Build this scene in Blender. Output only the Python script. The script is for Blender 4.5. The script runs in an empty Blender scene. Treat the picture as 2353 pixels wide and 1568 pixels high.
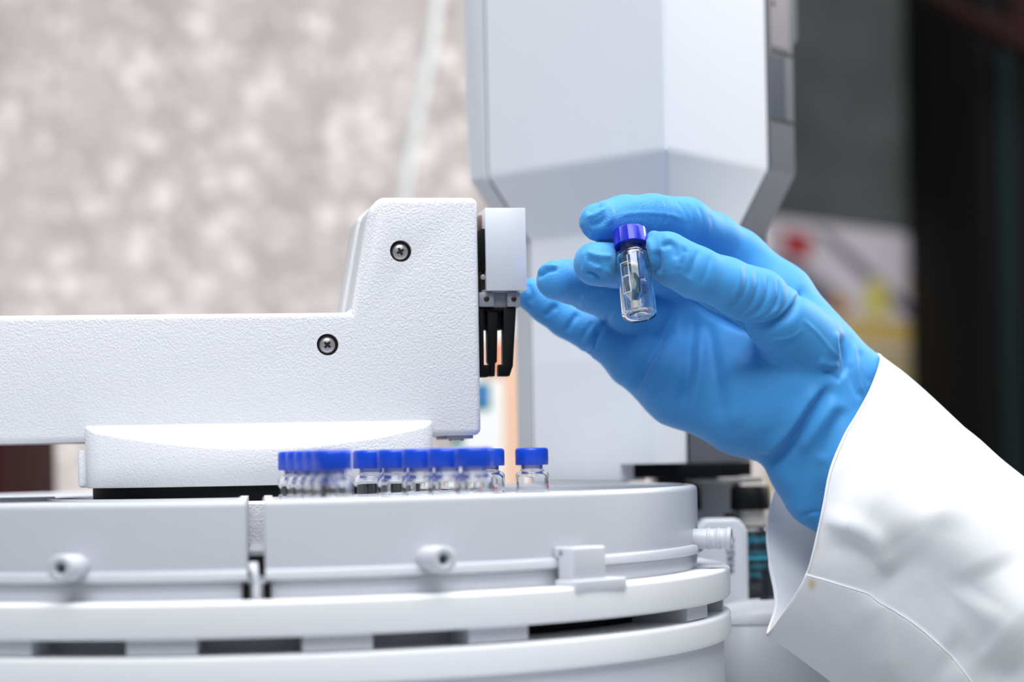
import bpy, bmesh, math, random
import numpy as np
from mathutils import Vector, Matrix, noise

# ------------------------------------------------------------------ scene, camera, light
SC = bpy.context.scene
COL = SC.collection
rad = math.radians
HCAM = 1.45                      # camera height above the floor, metres
FPX, CU, CV = 5000.0, 1176.5, 1055.0   # focal length and principal point in pixels of the 2353x1568 frame
ROLL = rad(-1.1)

cam_data = bpy.data.cameras.new('camera')
cam = bpy.data.objects.new('camera', cam_data); COL.objects.link(cam)
cam_data.sensor_width = 36.0
cam_data.lens = FPX / 2353.0 * 36.0
cam_data.shift_y = (CV - 784.0) / 2353.0
cam_data.clip_start = 0.05; cam_data.clip_end = 50
cam.matrix_world = Matrix.Translation((0, 0, HCAM)) @ Matrix.Rotation(rad(90), 4, 'X') @ Matrix.Rotation(ROLL, 4, 'Z')
cam_data.dof.use_dof = True
cam_data.dof.focus_distance = 0.738
cam_data.dof.aperture_fstop = cam_data.lens / 12.0
SC.camera = cam

SC.view_settings.view_transform = 'Standard'
SC.view_settings.look = 'None'
SC.view_settings.exposure = -0.14
SC.view_settings.gamma = 1.0
SC.view_settings.use_curve_mapping = False

world = bpy.data.worlds.new('world'); SC.world = world; world.use_nodes = True
world.node_tree.nodes['Background'].inputs[0].default_value = (0.84, 0.90, 1.0, 1)
world.node_tree.nodes['Background'].inputs[1].default_value = 0.28

def area(name, loc, target, sx, sy, power, color=(1, 1, 1)):
    d = bpy.data.lights.new(name, 'AREA'); d.shape = 'RECTANGLE'; d.size = sx; d.size_y = sy
    d.energy = power; d.color = color
    o = bpy.data.objects.new(name, d); COL.objects.link(o)
    o.location = loc
    o.rotation_euler = (Vector(target) - Vector(loc)).to_track_quat('-Z', 'Y').to_euler()
    return o
# ceiling panels above the bench; unseen fill lamps added for rough wall and board
area('ceiling_panel', (0.10, 0.62, HCAM + 1.2), (0.0, 0.76, HCAM), 1.1, 0.6, 23, (1.0, 0.99, 0.975))
area('ceiling_panel_front', (-0.02, -0.38, HCAM + 1.32), (0.0, 0.78, HCAM - 0.03), 1.3, 0.6, 25, (0.95, 0.975, 1.0))
area('ceiling_panel_right', (0.95, 0.42, HCAM + 1.45), (0.08, 0.9, HCAM + 0.05), 0.9, 0.7, 7, (0.94, 0.97, 1.0))
area('wall_fill', (-0.80, 1.80, HCAM - 0.30), (-0.40, 2.2, HCAM - 0.08), 0.5, 0.3, 3.4, (1.0, 0.98, 0.96))  # unseen lamp added low at left to brighten the rough wall
area('poster_fill', (1.45, 1.8, HCAM + 0.9), (0.45, 2.6, HCAM + 0.0), 0.7, 0.5, 42, (1.0, 0.98, 0.97))  # unseen lamp added to brighten the board and poster

# ------------------------------------------------------------------ coordinates
def W(p):                        # millimetres from the camera -> metres in the room
    return Vector((p[0] / 1000.0, p[1] / 1000.0, HCAM + p[2] / 1000.0))
def ray(u, v):                   # direction (mm per mm of depth) through a pixel
    xc = (u - CU) / FPX; yc = -(v - CV) / FPX
    c, s = math.cos(ROLL), math.sin(ROLL)
    return xc * c - yc * s, xc * s + yc * c
def P(u, v, Y):                  # pixel at depth Y (mm) -> millimetre point
    a, b = ray(u, v)
    return Vector((a * Y, Y, b * Y))
def to_px(X, Y, Z):              # arrays, mm -> pixels
    c, s = math.cos(ROLL), math.sin(ROLL)
    a = X / Y; b = Z / Y
    xc = a * c + b * s; yc = -a * s + b * c
    return CU + xc * FPX, CV - yc * FPX

# ------------------------------------------------------------------ objects
def tag(o, label, cat, group=None, kind=None):
    o['label'] = label; o['category'] = cat
    if group: o['group'] = group
    if kind: o['kind'] = kind
    return o
def root(name, p_mm, label, cat, group=None, rot=None):
    o = bpy.data.objects.new(name, None); COL.objects.link(o)
    o.empty_display_size = 0.01
    o.location = W(p_mm)
    if rot is not None: o.rotation_euler = rot
    return tag(o, label, cat, group)
def world_loc(o):
    v = Vector(o.location)
    while o.parent: o = o.parent; v = v + Vector(o.location)
    return v
def link(name, verts, faces, mat, parent=None, smooth=True, local=False, edge_split=None, label=None):
    """verts in mm from the camera (or in the parent's own mm when local)."""
    me = bpy.data.meshes.new(name)
    if local:
        vs = [(v[0] / 1000., v[1] / 1000., v[2] / 1000.) for v in verts]; loc = Vector((0, 0, 0))
    else:
        base = world_loc(parent) if parent else Vector((0, 0, 0))
        loc = Vector((0, 0, 0))
        vs = [tuple(W(v) - base) for v in verts]
    me.from_pydata(vs, [], [tuple(f) for f in faces])
    bm = bmesh.new(); bm.from_mesh(me)
    bmesh.ops.recalc_face_normals(bm, faces=bm.faces)
    bm.to_mesh(me); bm.free()
    if smooth:
        for p in me.polygons: p.use_smooth = True
        if edge_split is not None:
            me.set_sharp_from_angle(angle=rad(edge_split))
    me.materials.append(mat)
    o = bpy.data.objects.new(name, me); COL.objects.link(o)
    o.location = loc
    if parent: o.parent = parent
    if label: o['label'] = label
    return o

class MB:
    """collects shapes into one mesh"""
    def __init__(s): s.v = []; s.f = []
    def add(s, v, f):
        n = len(s.v); s.v += [tuple(p) for p in v]; s.f += [tuple(i + n for i in q) for q in f]; return s
    def box(s, x0, x1, y0, y1, z0, z1, bev=0, seg=3, M=None):
        bm = bmesh.new()
        vs = [bm.verts.new(p) for p in ((x0, y0, z0), (x1, y0, z0), (x1, y1, z0), (x0, y1, z0), (x0, y0, z1), (x1, y0, z1), (x1, y1, z1), (x0, y1, z1))]
        for q in ((0, 3, 2, 1), (4, 5, 6, 7), (0, 1, 5, 4), (1, 2, 6, 5), (2, 3, 7, 6), (3, 0, 4, 7)): bm.faces.new([vs[i] for i in q])
        return s.bm(bm, bev, seg, M)
    def bm(s, bm, bev=0, seg=3, M=None, angle=25):
        if bev > 0:
            bm.normal_update()
            es = [e for e in bm.edges if len(e.link_faces) == 2 and e.calc_face_angle(0) > rad(angle)]
            bmesh.ops.bevel(bm, geom=es, offset=bev, segments=seg, profile=0.5, affect='EDGES', clamp_overlap=True)
        bm.verts.index_update()
        vs = [(M @ v.co if M else v.co.copy()) for v in bm.verts]
        fs = [[v.index for v in f.verts] for f in bm.faces]
        bm.free(); return s.add(vs, fs)
    def prism(s, poly, y0, y1, bev=0, seg=3, M=None):
        """poly of (x, z) extruded along y"""
        bm = bmesh.new(); n = len(poly)
        a = [bm.verts.new((p[0], y0, p[1])) for p in poly]; b = [bm.verts.new((p[0], y1, p[1])) for p in poly]
        bm.faces.new(a); bm.faces.new(b[::-1])
        for i in range(n): bm.faces.new((a[i], b[i], b[(i + 1) % n], a[(i + 1) % n]))
        bmesh.ops.recalc_face_normals(bm, faces=bm.faces)
        return s.bm(bm, bev, seg, M)
    def loft(s, loops, cap=True, M=None):
        n = len(loops[0]); v = []; f = []
        for L in loops: v += [tuple(M @ Vector(p)) if M else tuple(p) for p in L]
        for k in range(len(loops) - 1):
            for i in range(n):
                j = (i + 1) % n
                f.append((k * n + i, k * n + j, (k + 1) * n + j, (k + 1) * n + i))
        if cap:
            f.append(tuple(range(n - 1, -1, -1))); f.append(tuple((len(loops) - 1) * n + i for i in range(n)))
        return s.add(v, f)
    def arc(s, prof, a0, a1, n, c=(0, 0), close=True, gap=0.0):
        """profile of (r, z) swept round a vertical axis at c; angle 0 faces the camera, positive to the right (degrees)"""
        full = abs(a1 - a0) >= 359.99
        m = len(prof); v = []; f = []
        N = n if full else n + 1
        for k in range(N):
            for r, z in prof:     # gap: the ends stay this far (mm) off the radial line at every radius
                g = math.asin(min(.9, gap / r)) if gap else 0.0
                e0, e1 = rad(a0) + g, rad(a1) - g
                a = e0 + (e1 - e0) * k / n; v.append((c[0] + r * math.sin(a), c[1] - r * math.cos(a), z))
        for k in range(n):
            k2 = (k + 1) % N
            for i in range(m if close else m - 1):
                j = (i + 1) % m
                f.append((k * m + i, k * m + j, k2 * m + j, k2 * m + i))
        if close and not full:
            f.append(tuple(range(m))); f.append(tuple((N - 1) * m + i for i in range(m))[::-1])
        return s.add(v, f)
    def slab(s, prof, a, sg, g0, g1, c):
        """flat wall of (r, z) outline lying g0..g1 mm beside the radial line at angle a"""
        er = (math.sin(rad(a)), -math.cos(rad(a))); et = (math.cos(rad(a)) * sg, math.sin(rad(a)) * sg); n = len(prof); v = []
        for g in (g0, g1):
            for r, z in prof:
                q = math.sqrt(max(r * r - g * g, 0)); v.append((c[0] + er[0] * q + et[0] * g, c[1] + er[1] * q + et[1] * g, z))
        return s.add(v, [tuple(range(n)), tuple(range(n, 2 * n))[::-1]] + [(i, n + i, n + (i + 1) % n, (i + 1) % n) for i in range(n)])
    def lathe(s, prof, n=48, M=None, axis_cap=True):
        """profile (r, z) round local z; points with r == 0 become poles"""
        v = []; f = []; idx = []
        for r, z in prof:
            if r < 1e-6: idx.append([len(v)] * n); v.append((0, 0, z))
            else:
                idx.append(list(range(len(v), len(v) + n)))
                for k in range(n):
                    a = 2 * math.pi * k / n; v.append((r * math.cos(a), r * math.sin(a), z))
        for i in range(len(prof) - 1):
            for k in range(n):
                q = [idx[i][k], idx[i][(k + 1) % n], idx[i + 1][(k + 1) % n], idx[i + 1][k]]
                q = [x for t, x in enumerate(q) if x not in q[:t]]
                if len(q) >= 3: f.append(q)
        if M: v = [tuple(M @ Vector(p)) for p in v]
        return s.add(v, f)
    def tube(s, pts, r, n=16):
        pts = [Vector(p) for p in pts]; loops = []
        rr = r if hasattr(r, '__len__') else [r] * len(pts)
        up = Vector((0.13, 0.31, 0.94)).normalized()
        for i, p in enumerate(pts):
            d = (pts[min(i + 1, len(pts) - 1)] - pts[max(i - 1, 0)]).normalized()
            x = d.cross(up)
            if x.length < 0.1: x = d.cross(Vector((1, 0, 0)))
            x.normalize(); y = d.cross(x)
            loops.append([p + (x * math.cos(t) + y * math.sin(t)) * rr[i] for t in [2 * math.pi * k / n for k in range(n)]])
        return s.loft(loops)
    def build(s, name, mat, parent=None, **kw):
        return link(name, s.v, s.f, mat, parent, **kw)

def boolean_cut(o, cutter_mb, mat=None):
    """subtract a shape (mm, same frame as o's own mm) from o and keep the result as plain mesh"""
    base = world_loc(o)
    me = bpy.data.meshes.new('cut'); me.from_pydata([tuple(W(v) - base) for v in cutter_mb.v], [], cutter_mb.f)
    bm = bmesh.new(); bm.from_mesh(me); bmesh.ops.recalc_face_normals(bm, faces=bm.faces); bm.to_mesh(me); bm.free()
    c = bpy.data.objects.new('cut', me); COL.objects.link(c); c.location = base
    m = o.modifiers.new('b', 'BOOLEAN'); m.object = c; m.operation = 'DIFFERENCE'; m.solver = 'EXACT'
    bpy.context.view_layer.update()
    dg = bpy.context.evaluated_depsgraph_get()
    nm = bpy.data.meshes.new_from_object(o.evaluated_get(dg))
    o.modifiers.clear(); old = o.data; o.data = nm
    bpy.data.objects.remove(c)
    for p in nm.polygons: p.use_smooth = True
    nm.set_sharp_from_angle(angle=rad(35))

# ------------------------------------------------------------------ materials
def lin(c):
    return tuple(((x / 255.) / 12.92 if x / 255. <= 0.04045 else ((x / 255. + 0.055) / 1.055) ** 2.4) for x in c)
def mat(name, rgb, rough=0.5, metal=0.0, bump=None, spec=0.5, coat=0.0, var=None, linear=False):
    m = bpy.data.materials.new(name); m.use_nodes = True
    nt = m.node_tree; b = nt.nodes['Principled BSDF']
    c = rgb if linear else lin(rgb)
    b.inputs['Base Color'].default_value = (*c, 1)
    b.inputs['Roughness'].default_value = rough
    b.inputs['Metallic'].default_value = metal
    b.inputs['Specular IOR Level'].default_value = spec
    b.inputs['Coat Weight'].default_value = coat
    tc = nt.nodes.new('ShaderNodeTexCoord')
    if bump:                      # (scale per metre, distance m, strength, detail)
        n = nt.nodes.new('ShaderNodeTexNoise'); n.inputs['Scale'].default_value = bump[0]
        n.inputs['Detail'].default_value = bump[3] if len(bump) > 3 else 2
        nt.links.new(tc.outputs['Object'], n.inputs['Vector'])
        bp = nt.nodes.new('ShaderNodeBump'); bp.inputs['Distance'].default_value = bump[1]; bp.inputs['Strength'].default_value = bump[2]
        nt.links.new(n.outputs['Fac'], bp.inputs['Height']); nt.links.new(bp.outputs['Normal'], b.inputs['Normal'])
    if var:                       # (scale, amount): slight unevenness of the colour
        n = nt.nodes.new('ShaderNodeTexNoise'); n.inputs['Scale'].default_value = var[0]
        nt.links.new(tc.outputs['Object'], n.inputs['Vector'])
        mx = nt.nodes.new('ShaderNodeMixRGB'); mx.inputs[1].default_value = (*c, 1)
        mx.inputs[2].default_value = (*[max(0, x * (1 - var[1])) for x in c], 1)
        nt.links.new(n.outputs['Fac'], mx.inputs[0]); nt.links.new(mx.outputs[0], b.inputs['Base Color'])
    return m
def glass(name, color=(1, 1, 1), ior=1.45, rough=0.0):
    m = bpy.data.materials.new(name); m.use_nodes = True
    b = m.node_tree.nodes['Principled BSDF']
    b.inputs['Base Color'].default_value = (*color, 1); b.inputs['Roughness'].default_value = rough
    b.inputs['IOR'].default_value = ior; b.inputs['Transmission Weight'].default_value = 1.0
    return m

M_ARM = mat('textured_white_plastic', (215, 216, 220), 0.5, bump=(1300, 0.0005, 0.62, 3), spec=0.4, var=(25, 0.03))
M_PLATE = mat('fine_grained_white_plastic', (222, 223, 226), 0.55, bump=(1800, 0.0002, 0.25), spec=0.4)
M_TRAY = mat('smooth_white_plastic', (196, 199, 206), 0.38, spec=0.5, var=(30, 0.03))
M_TRAYTOP = mat('grey_rack_plastic', (198, 200, 206), 0.35)
M_TOWER = mat('pale_grey_plastic', (219, 222, 228), 0.5, bump=(900, 0.0001, 0.15), spec=0.4)
M_SHELL = mat('mid_grey_plastic', (90, 93, 100), 0.4, var=(60, 0.1))
M_SHELL_L = mat('light_grey_plastic', (205, 208, 214), 0.5)
M_DARKGREY = mat('dark_grey_plastic', (52, 55, 62), 0.4)
M_BLACK = mat('black_plastic', (6, 7, 9), 0.5, spec=0.15)
M_SEAM = mat('black_seam_rubber', (22, 22, 27), 0.7)
M_ALU = mat('brushed_aluminium', (214, 217, 224), 0.4, metal=0.25, bump=(1500, 0.00005, 0.2))
M_ALU2 = mat('machined_aluminium', (150, 152, 160), 0.4, metal=0.3)
M_STEEL = mat('steel', (196, 194, 194), 0.3, metal=0.75)
M_DARKSTEEL = mat('dark_steel', (58, 50, 48), 0.4, metal=0.7)
M_CAP = mat('blue_cap_plastic', (10, 72, 208), 0.34, spec=0.5)
M_CAP_DEEP = mat('deep_blue_cap_plastic', (22, 42, 190), 0.3, spec=0.5)
M_GLASS = glass('clear_glass', (0.99, 0.995, 1.0), 1.46)
M_GLASS_THIN = glass('insert_glass', (0.97, 0.985, 0.98), 1.40)
M_LIQUID = glass('pale_amber_liquid', (0.93, 0.90, 0.72), 1.33)
M_AMBER = mat('amber_meniscus', (176, 140, 60), 0.2)
M_FROST = mat('white_print', (214, 226, 240), 0.6)
M_FROST.node_tree.nodes['Principled BSDF'].inputs['Alpha'].default_value = 0.5
M_INK = mat('dark_ink', (58, 22, 48), 0.5)
M_RED = mat('red_print', (205, 30, 45), 0.5)
M_TEAL = mat('teal_print', (40, 150, 175), 0.5)
M_BLACKINK = mat('black_print', (20, 18, 26), 0.6)
# ------------------------------------------------------------------ the setting
def struct(o): o['kind'] = 'structure'; return o
ZF = -HCAM * 1000.0              # floor level in camera millimetres

# rough wall: pale flecks mixed into a grey-beige base colour
def fleck_wall(name, base, chip, base2, scale, r0, r1, bump):
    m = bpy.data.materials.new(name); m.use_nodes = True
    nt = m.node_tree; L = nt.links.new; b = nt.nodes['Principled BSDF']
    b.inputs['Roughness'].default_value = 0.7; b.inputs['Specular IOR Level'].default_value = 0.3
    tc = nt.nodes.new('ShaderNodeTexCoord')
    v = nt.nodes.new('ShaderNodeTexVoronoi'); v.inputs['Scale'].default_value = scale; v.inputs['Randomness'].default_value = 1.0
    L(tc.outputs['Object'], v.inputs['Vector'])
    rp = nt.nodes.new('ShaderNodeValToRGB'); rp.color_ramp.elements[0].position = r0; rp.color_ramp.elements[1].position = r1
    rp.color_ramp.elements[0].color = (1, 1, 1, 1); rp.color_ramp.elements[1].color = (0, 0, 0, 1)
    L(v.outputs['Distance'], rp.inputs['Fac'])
    # only some of the cells carry a bright fleck
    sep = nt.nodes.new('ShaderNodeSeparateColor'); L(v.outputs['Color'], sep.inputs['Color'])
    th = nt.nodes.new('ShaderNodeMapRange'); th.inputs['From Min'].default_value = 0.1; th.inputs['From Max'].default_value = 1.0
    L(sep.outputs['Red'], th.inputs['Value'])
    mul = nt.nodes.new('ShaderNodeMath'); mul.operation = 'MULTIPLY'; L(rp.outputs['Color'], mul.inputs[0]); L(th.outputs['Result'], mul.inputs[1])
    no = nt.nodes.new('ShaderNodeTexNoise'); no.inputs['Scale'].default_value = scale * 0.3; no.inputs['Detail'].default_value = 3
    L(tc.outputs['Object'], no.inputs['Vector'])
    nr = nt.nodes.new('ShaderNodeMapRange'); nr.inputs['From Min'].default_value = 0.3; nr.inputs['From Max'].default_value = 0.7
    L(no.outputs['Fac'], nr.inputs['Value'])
    m1 = nt.nodes.new('ShaderNodeMixRGB'); m1.inputs[1].default_value = (*lin(base), 1); m1.inputs[2].default_value = (*lin(base2), 1); L(nr.outputs['Result'], m1.inputs[0])
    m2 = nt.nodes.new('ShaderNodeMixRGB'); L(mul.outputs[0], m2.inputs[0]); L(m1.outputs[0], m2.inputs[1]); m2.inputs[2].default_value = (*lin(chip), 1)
    # sparse larger pale flecks
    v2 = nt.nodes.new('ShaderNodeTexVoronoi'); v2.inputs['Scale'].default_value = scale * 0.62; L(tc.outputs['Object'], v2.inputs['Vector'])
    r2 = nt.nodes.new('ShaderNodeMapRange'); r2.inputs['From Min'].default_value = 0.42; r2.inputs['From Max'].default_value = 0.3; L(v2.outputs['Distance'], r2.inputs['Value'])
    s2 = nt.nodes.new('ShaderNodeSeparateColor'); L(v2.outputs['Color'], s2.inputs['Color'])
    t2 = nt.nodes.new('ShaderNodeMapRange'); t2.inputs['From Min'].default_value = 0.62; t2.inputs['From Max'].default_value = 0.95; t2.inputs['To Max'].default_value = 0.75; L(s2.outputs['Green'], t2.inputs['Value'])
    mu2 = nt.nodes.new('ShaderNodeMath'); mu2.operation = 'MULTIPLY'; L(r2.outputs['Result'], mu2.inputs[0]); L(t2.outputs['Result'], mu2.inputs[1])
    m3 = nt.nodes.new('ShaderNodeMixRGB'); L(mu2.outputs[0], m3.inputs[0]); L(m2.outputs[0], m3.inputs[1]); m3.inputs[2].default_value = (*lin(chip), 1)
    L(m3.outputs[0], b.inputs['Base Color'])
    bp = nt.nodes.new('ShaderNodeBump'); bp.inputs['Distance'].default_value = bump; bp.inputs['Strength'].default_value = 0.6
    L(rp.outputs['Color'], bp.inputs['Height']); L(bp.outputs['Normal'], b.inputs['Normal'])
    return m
M_WALL = fleck_wall('pale_flecked_render', (170, 162, 159), (246, 240, 236), (196, 188, 185), 60, 0.12, 0.55, 0.003)
M_WALLR = fleck_wall('dark_grey_green_render', (66, 72, 71), (92, 98, 95), (78, 77, 77), 30, 0.10, 0.5, 0.002)
M_FLOOR = mat('grey_vinyl_floor', (150, 150, 148), 0.5, var=(6, 0.15))
M_BENCH = mat('white_laminate', (214, 214, 212), 0.4)

struct(MB().box(-2600, 2000, -900, 3200, ZF - 40, ZF).build('floor', M_FLOOR, smooth=False))
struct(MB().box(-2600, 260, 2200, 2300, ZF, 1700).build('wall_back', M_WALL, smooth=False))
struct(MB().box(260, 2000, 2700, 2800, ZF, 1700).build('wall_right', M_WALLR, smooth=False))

# work bench carrying the instrument
r = root('work_bench', (0, 900, ZF), 'white laboratory bench under the chromatograph', 'bench')
MB().box(-900, 900, 480, 1420, -585, -545, 3).build('bench_top', M_BENCH, r, edge_split=40)
for x in (-870, 870):
    for y in (520, 1370):
        MB().box(x - 25, x + 25, y - 25, y + 25, ZF, -585, 2).build('leg', M_SHELL, r, edge_split=40)

# the chromatograph body below the sampler
r = root('gas_chromatograph', (-40, 900, -545), 'white instrument body under the sampler, its rounded cover right of the round tray', 'laboratory instrument')
MB().box(-450, 79, 560, 1330, -545, -95.3, 8, 4).box(70, 139, 812, 1330, -545, -95.3, 8, 4).build('oven_body', M_SHELL_L, r, edge_split=40)
# rounded cover right of the tray base: plan is a rounded box, the top domes down
def rrect(x0, x1, y0, y1, rr, z, n=8):
    pts = []
    for cx, cy, a in ((x1 - rr, y0 + rr, -90), (x1 - rr, y1 - rr, 0), (x0 + rr, y1 - rr, 90), (x0 + rr, y0 + rr, 180)):
        for k in range(n + 1):
            t = rad(a + 90 * k / n); pts.append((cx + rr * math.cos(t), cy + rr * math.sin(t), z))
    return pts
L = []
for z, ins in ((-95, 0), (-64.6, 0), (-64.2, 0.5), (-63.8, 0)): L.append(rrect(72 + ins, 138 - ins, 814 + ins, 848, 16, z))
for k in range(1, 9):
    t = k / 8 * math.pi / 2
    L.append(rrect(72 + 22 * (1 - math.cos(t)), 138 - 22 * (1 - math.cos(t)), 814 + 14 * (1 - math.cos(t)), 848 - 8 * (1 - math.cos(t)), 16 - 6 * (1 - math.cos(t)), -63.8 + 8.2 * math.sin(t)))
MB().loft(L).build('rounded_cover', M_TRAY, r, edge_split=60)

# things behind: dark block and carton standing on the instrument, cable, poster, cupboard
M_MAROON = mat('dark_maroon_wood', (44, 12, 13), 0.7, spec=0.1, var=(30, 0.3))
MB()
o = MB().box(-450, -270, 1150, 1290, -94.9, 45, 3).build('wooden_box', M_MAROON, edge_split=40)
tag(o, 'dark maroon wooden box under the left end of the sampler arm', 'box')

M_PEACH = mat('peach_card', (226, 186, 158), 0.6)
M_PEACH2 = mat('orange_card', (218, 146, 112), 0.6)
M_CARD = mat('white_card', (226, 226, 224), 0.6)
M_BLUEGREEN = mat('teal_ink', (18, 128, 122), 0.5)
M_BLUE = mat('blue_ink', (60, 110, 190), 0.5)
YB = 1290.0
r = root('carton', tuple(P(1140, 1100, YB)[:2]) + (-95,), 'white carton with peach edge and teal label behind the gripper', 'box')
x0, x1 = P(1040, 900, YB)[0], P(1205, 900, YB)[0]
MB().box(x0, x1, YB, YB + 38, -95, P(1120, 726, YB)[2], 1).build('carton_body', M_CARD, r, edge_split=40)
xa = P(1156, 900, YB)[0]
MB().box(xa, x1 + .3, YB - 0.6, YB + 20, -95, P(1180, 770, YB)[2], .2).build('peach_edge', M_PEACH, r, smooth=False, label='peach strip down the right edge')
MB().box(P(1110, 800, YB)[0], xa + 2, YB - 0.5, YB + 2, P(1130, 868, YB)[2], P(1130, 785, YB)[2]).build('orange_band', M_PEACH2, r, smooth=False, label='orange band')
MB().box(P(1085, 900, YB)[0], P(1127, 900, YB)[0], YB - 0.5, YB + 2, P(1120, 943, YB)[2], P(1120, 880, YB)[2]).build('label', M_BLUEGREEN, r, smooth=False, label='teal label')
MB().box(P(1097, 900, YB)[0], P(1118, 900, YB)[0], YB - 0.7, YB + 2, P(1110, 932, YB)[2], P(1110, 888, YB)[2]).build('label_print', M_BLUE, r, smooth=False, label='blue print on the teal label')
MB().box(P(1040, 900, YB)[0], P(1062, 900, YB)[0], YB - 0.5, YB + 2, P(1050, 1030, YB)[2], P(1050, 1000, YB)[2]).build('label', M_BLUEGREEN, r, smooth=False, label='small teal mark near the bottom')

M_CABLE = mat('pale_grey_cable', (206, 209, 210), 0.5)
pts = [P(1030, -160, 1750), P(1006, -20, 1750), P(985, 130, 1750), P(960, 260, 1750), P(935, 390, 1750), P(918, 520, 1750), P(908, 700, 1750), P(905, 900, 1750), P(903, 1100, 1750)]
def spline(pts, n=8):
    out = []
    for i in range(len(pts) - 1):
        p0, p1, p2, p3 = (Vector(pts[max(0, min(len(pts) - 1, i + k))]) for k in (-1, 0, 1, 2))
        for k in range(n):
            t = k / n
            out.append(0.5 * ((2 * p1) + (p2 - p0) * t + (2 * p0 - 5 * p1 + 4 * p2 - p3) * t * t + (3 * p1 - p0 - 3 * p2 + p3) * t ** 3))
    return out + [Vector(pts[-1])]
o = MB().tube(spline(pts, 6), 4.6).build('cable', M_CABLE)
tag(o, 'pale grey cable hanging in front of the rough wall, left of the injector tower', 'cable')

# poster pinned to a board, dark cupboard and shelf on the right
YP = 2600.0
r = root('notice_board', (P(2010, 760, YP)[0], YP, ZF), 'dark board behind the pinned poster on the right', 'board')
def poly_board(pts, y0, y1, name, m, parent, label=None):
    b = MB(); n = len(pts)
    a = [P(u, v, y0) for u, v in pts]; c = [Vector((p[0], y1, p[2])) for p in a]
    f = [tuple(range(n)), tuple(range(n, 2 * n))[::-1]] + [(i, n + i, n + (i + 1) % n, (i + 1) % n) for i in range(n)]
    return b.add(a + c, f).build(name, m, parent, smooth=False, label=label)
M_BOARD = mat('dark_green_grey_board', (108, 114, 113), 0.8, var=(14, 0.6))
MB().box(P(1500, 500, YP)[0], P(2420, 500, YP)[0], YP + 3, YP + 30, P(2000, 1560, YP)[2], P(2000, -200, YP)[2]).build('board_panel', M_BOARD, r, smooth=False)
for u in (1620, 2300):
    x = P(u, 500, YP)[0]
    MB().box(x - 20, x + 20, YP + 5, YP + 28, ZF, P(2000, 1560, YP)[2]).build('post', M_BLACK, r, smooth=False)
M_PAPER = mat('poster_paper', (236, 229, 238), 0.6)
def pm(name, c): return mat(name, c, 0.6)
r = root('poster', P(2000, 1100, YP), 'pale poster with red, orange and yellow patches pinned to the dark board', 'poster')
poly_board([(1740, 492), (1860, 510), (2040, 532), (2232, 566), (2238, 800), (2243, 1140), (1740, 1160)], YP, YP + 2, 'paper', M_PAPER, r)
M_PY = pm('poster_yellow', (226, 190, 96)); M_PY2 = pm('poster_pale_yellow', (232, 220, 120)); M_PO = pm('poster_orange', (214, 150, 40))
M_PR = pm('poster_red', (196, 26, 44)); M_PG = pm('poster_grey', (120, 114, 132)); M_PT = pm('poster_tan', (222, 204, 160))
M_PD = pm('poster_dark', (98, 100, 92)); M_PB = pm('poster_brown', (160, 112, 60)); M_PM = pm('poster_mint', (166, 186, 168))
patches = [
    ([(1800, 530), (1866, 540), (1862, 596), (1800, 584)], M_PR, 'red patch'),
    ([(1866, 525), (1905, 535), (2080, 690), (2105, 700), (2095, 740), (2000, 655)], M_PG, 'grey diagonal band'),
    ([(1780, 590), (1830, 600), (1960, 700), (1935, 730), (1850, 690), (1780, 640)], M_PG, 'lower grey diagonal band'),
    ([(2132, 582), (2166, 590), (2168, 632), (2136, 630)], M_PO, 'orange square'),
    ([(2010, 632), (2040, 660), (2050, 730), (1980, 726), (1985, 670)], M_PY2, 'pale yellow figure'),
    ([(1915, 672), (1950, 690), (1955, 720), (1910, 706)], M_PO, 'orange figure'),
    ([(1900, 730), (2236, 750), (2240, 800), (1900, 780)], M_PY, 'yellow band'),
    ([(1880, 790), (2130, 800), (2132, 1000), (1880, 1010)], M_PT, 'tan text block'),
    ([(1740, 1010), (2130, 1000), (2130, 1130), (1740, 1140)], M_PY, 'lower yellow block'),
    ([(2130, 800), (2208, 800), (2210, 856), (2132, 856)], M_PD, 'dark picture'),
    ([(2130, 866), (2214, 862), (2216, 914), (2132, 916)], M_PB, 'brown picture'),
    ([(2126, 924), (2218, 920), (2224, 1010), (2128, 1010)], M_PM, 'pale mint block'),
    ([(2080, 640), (2110, 640), (2112, 680), (2084, 676)], M_PT, 'tan figure'),
    ([(2190, 650), (2225, 655), (2228, 690), (2192, 688)], M_PY, 'yellow corner figure'),
]
for i, (q, m, lb) in enumerate(patches): poly_board(q, YP - 1.0 - 0.05 * i, YP + 0.5, 'printed_patch', m, r, lb)
M_LINE = pm('poster_line', (150, 132, 92))
for k in range(10):
    v = 806 + k * 19
    poly_board([(1890, v), (2120, v + 4), (2120, v + 9), (1890, v + 5)], YP - 2.2, YP - 0.5, 'text_line', M_LINE, r)

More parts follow.
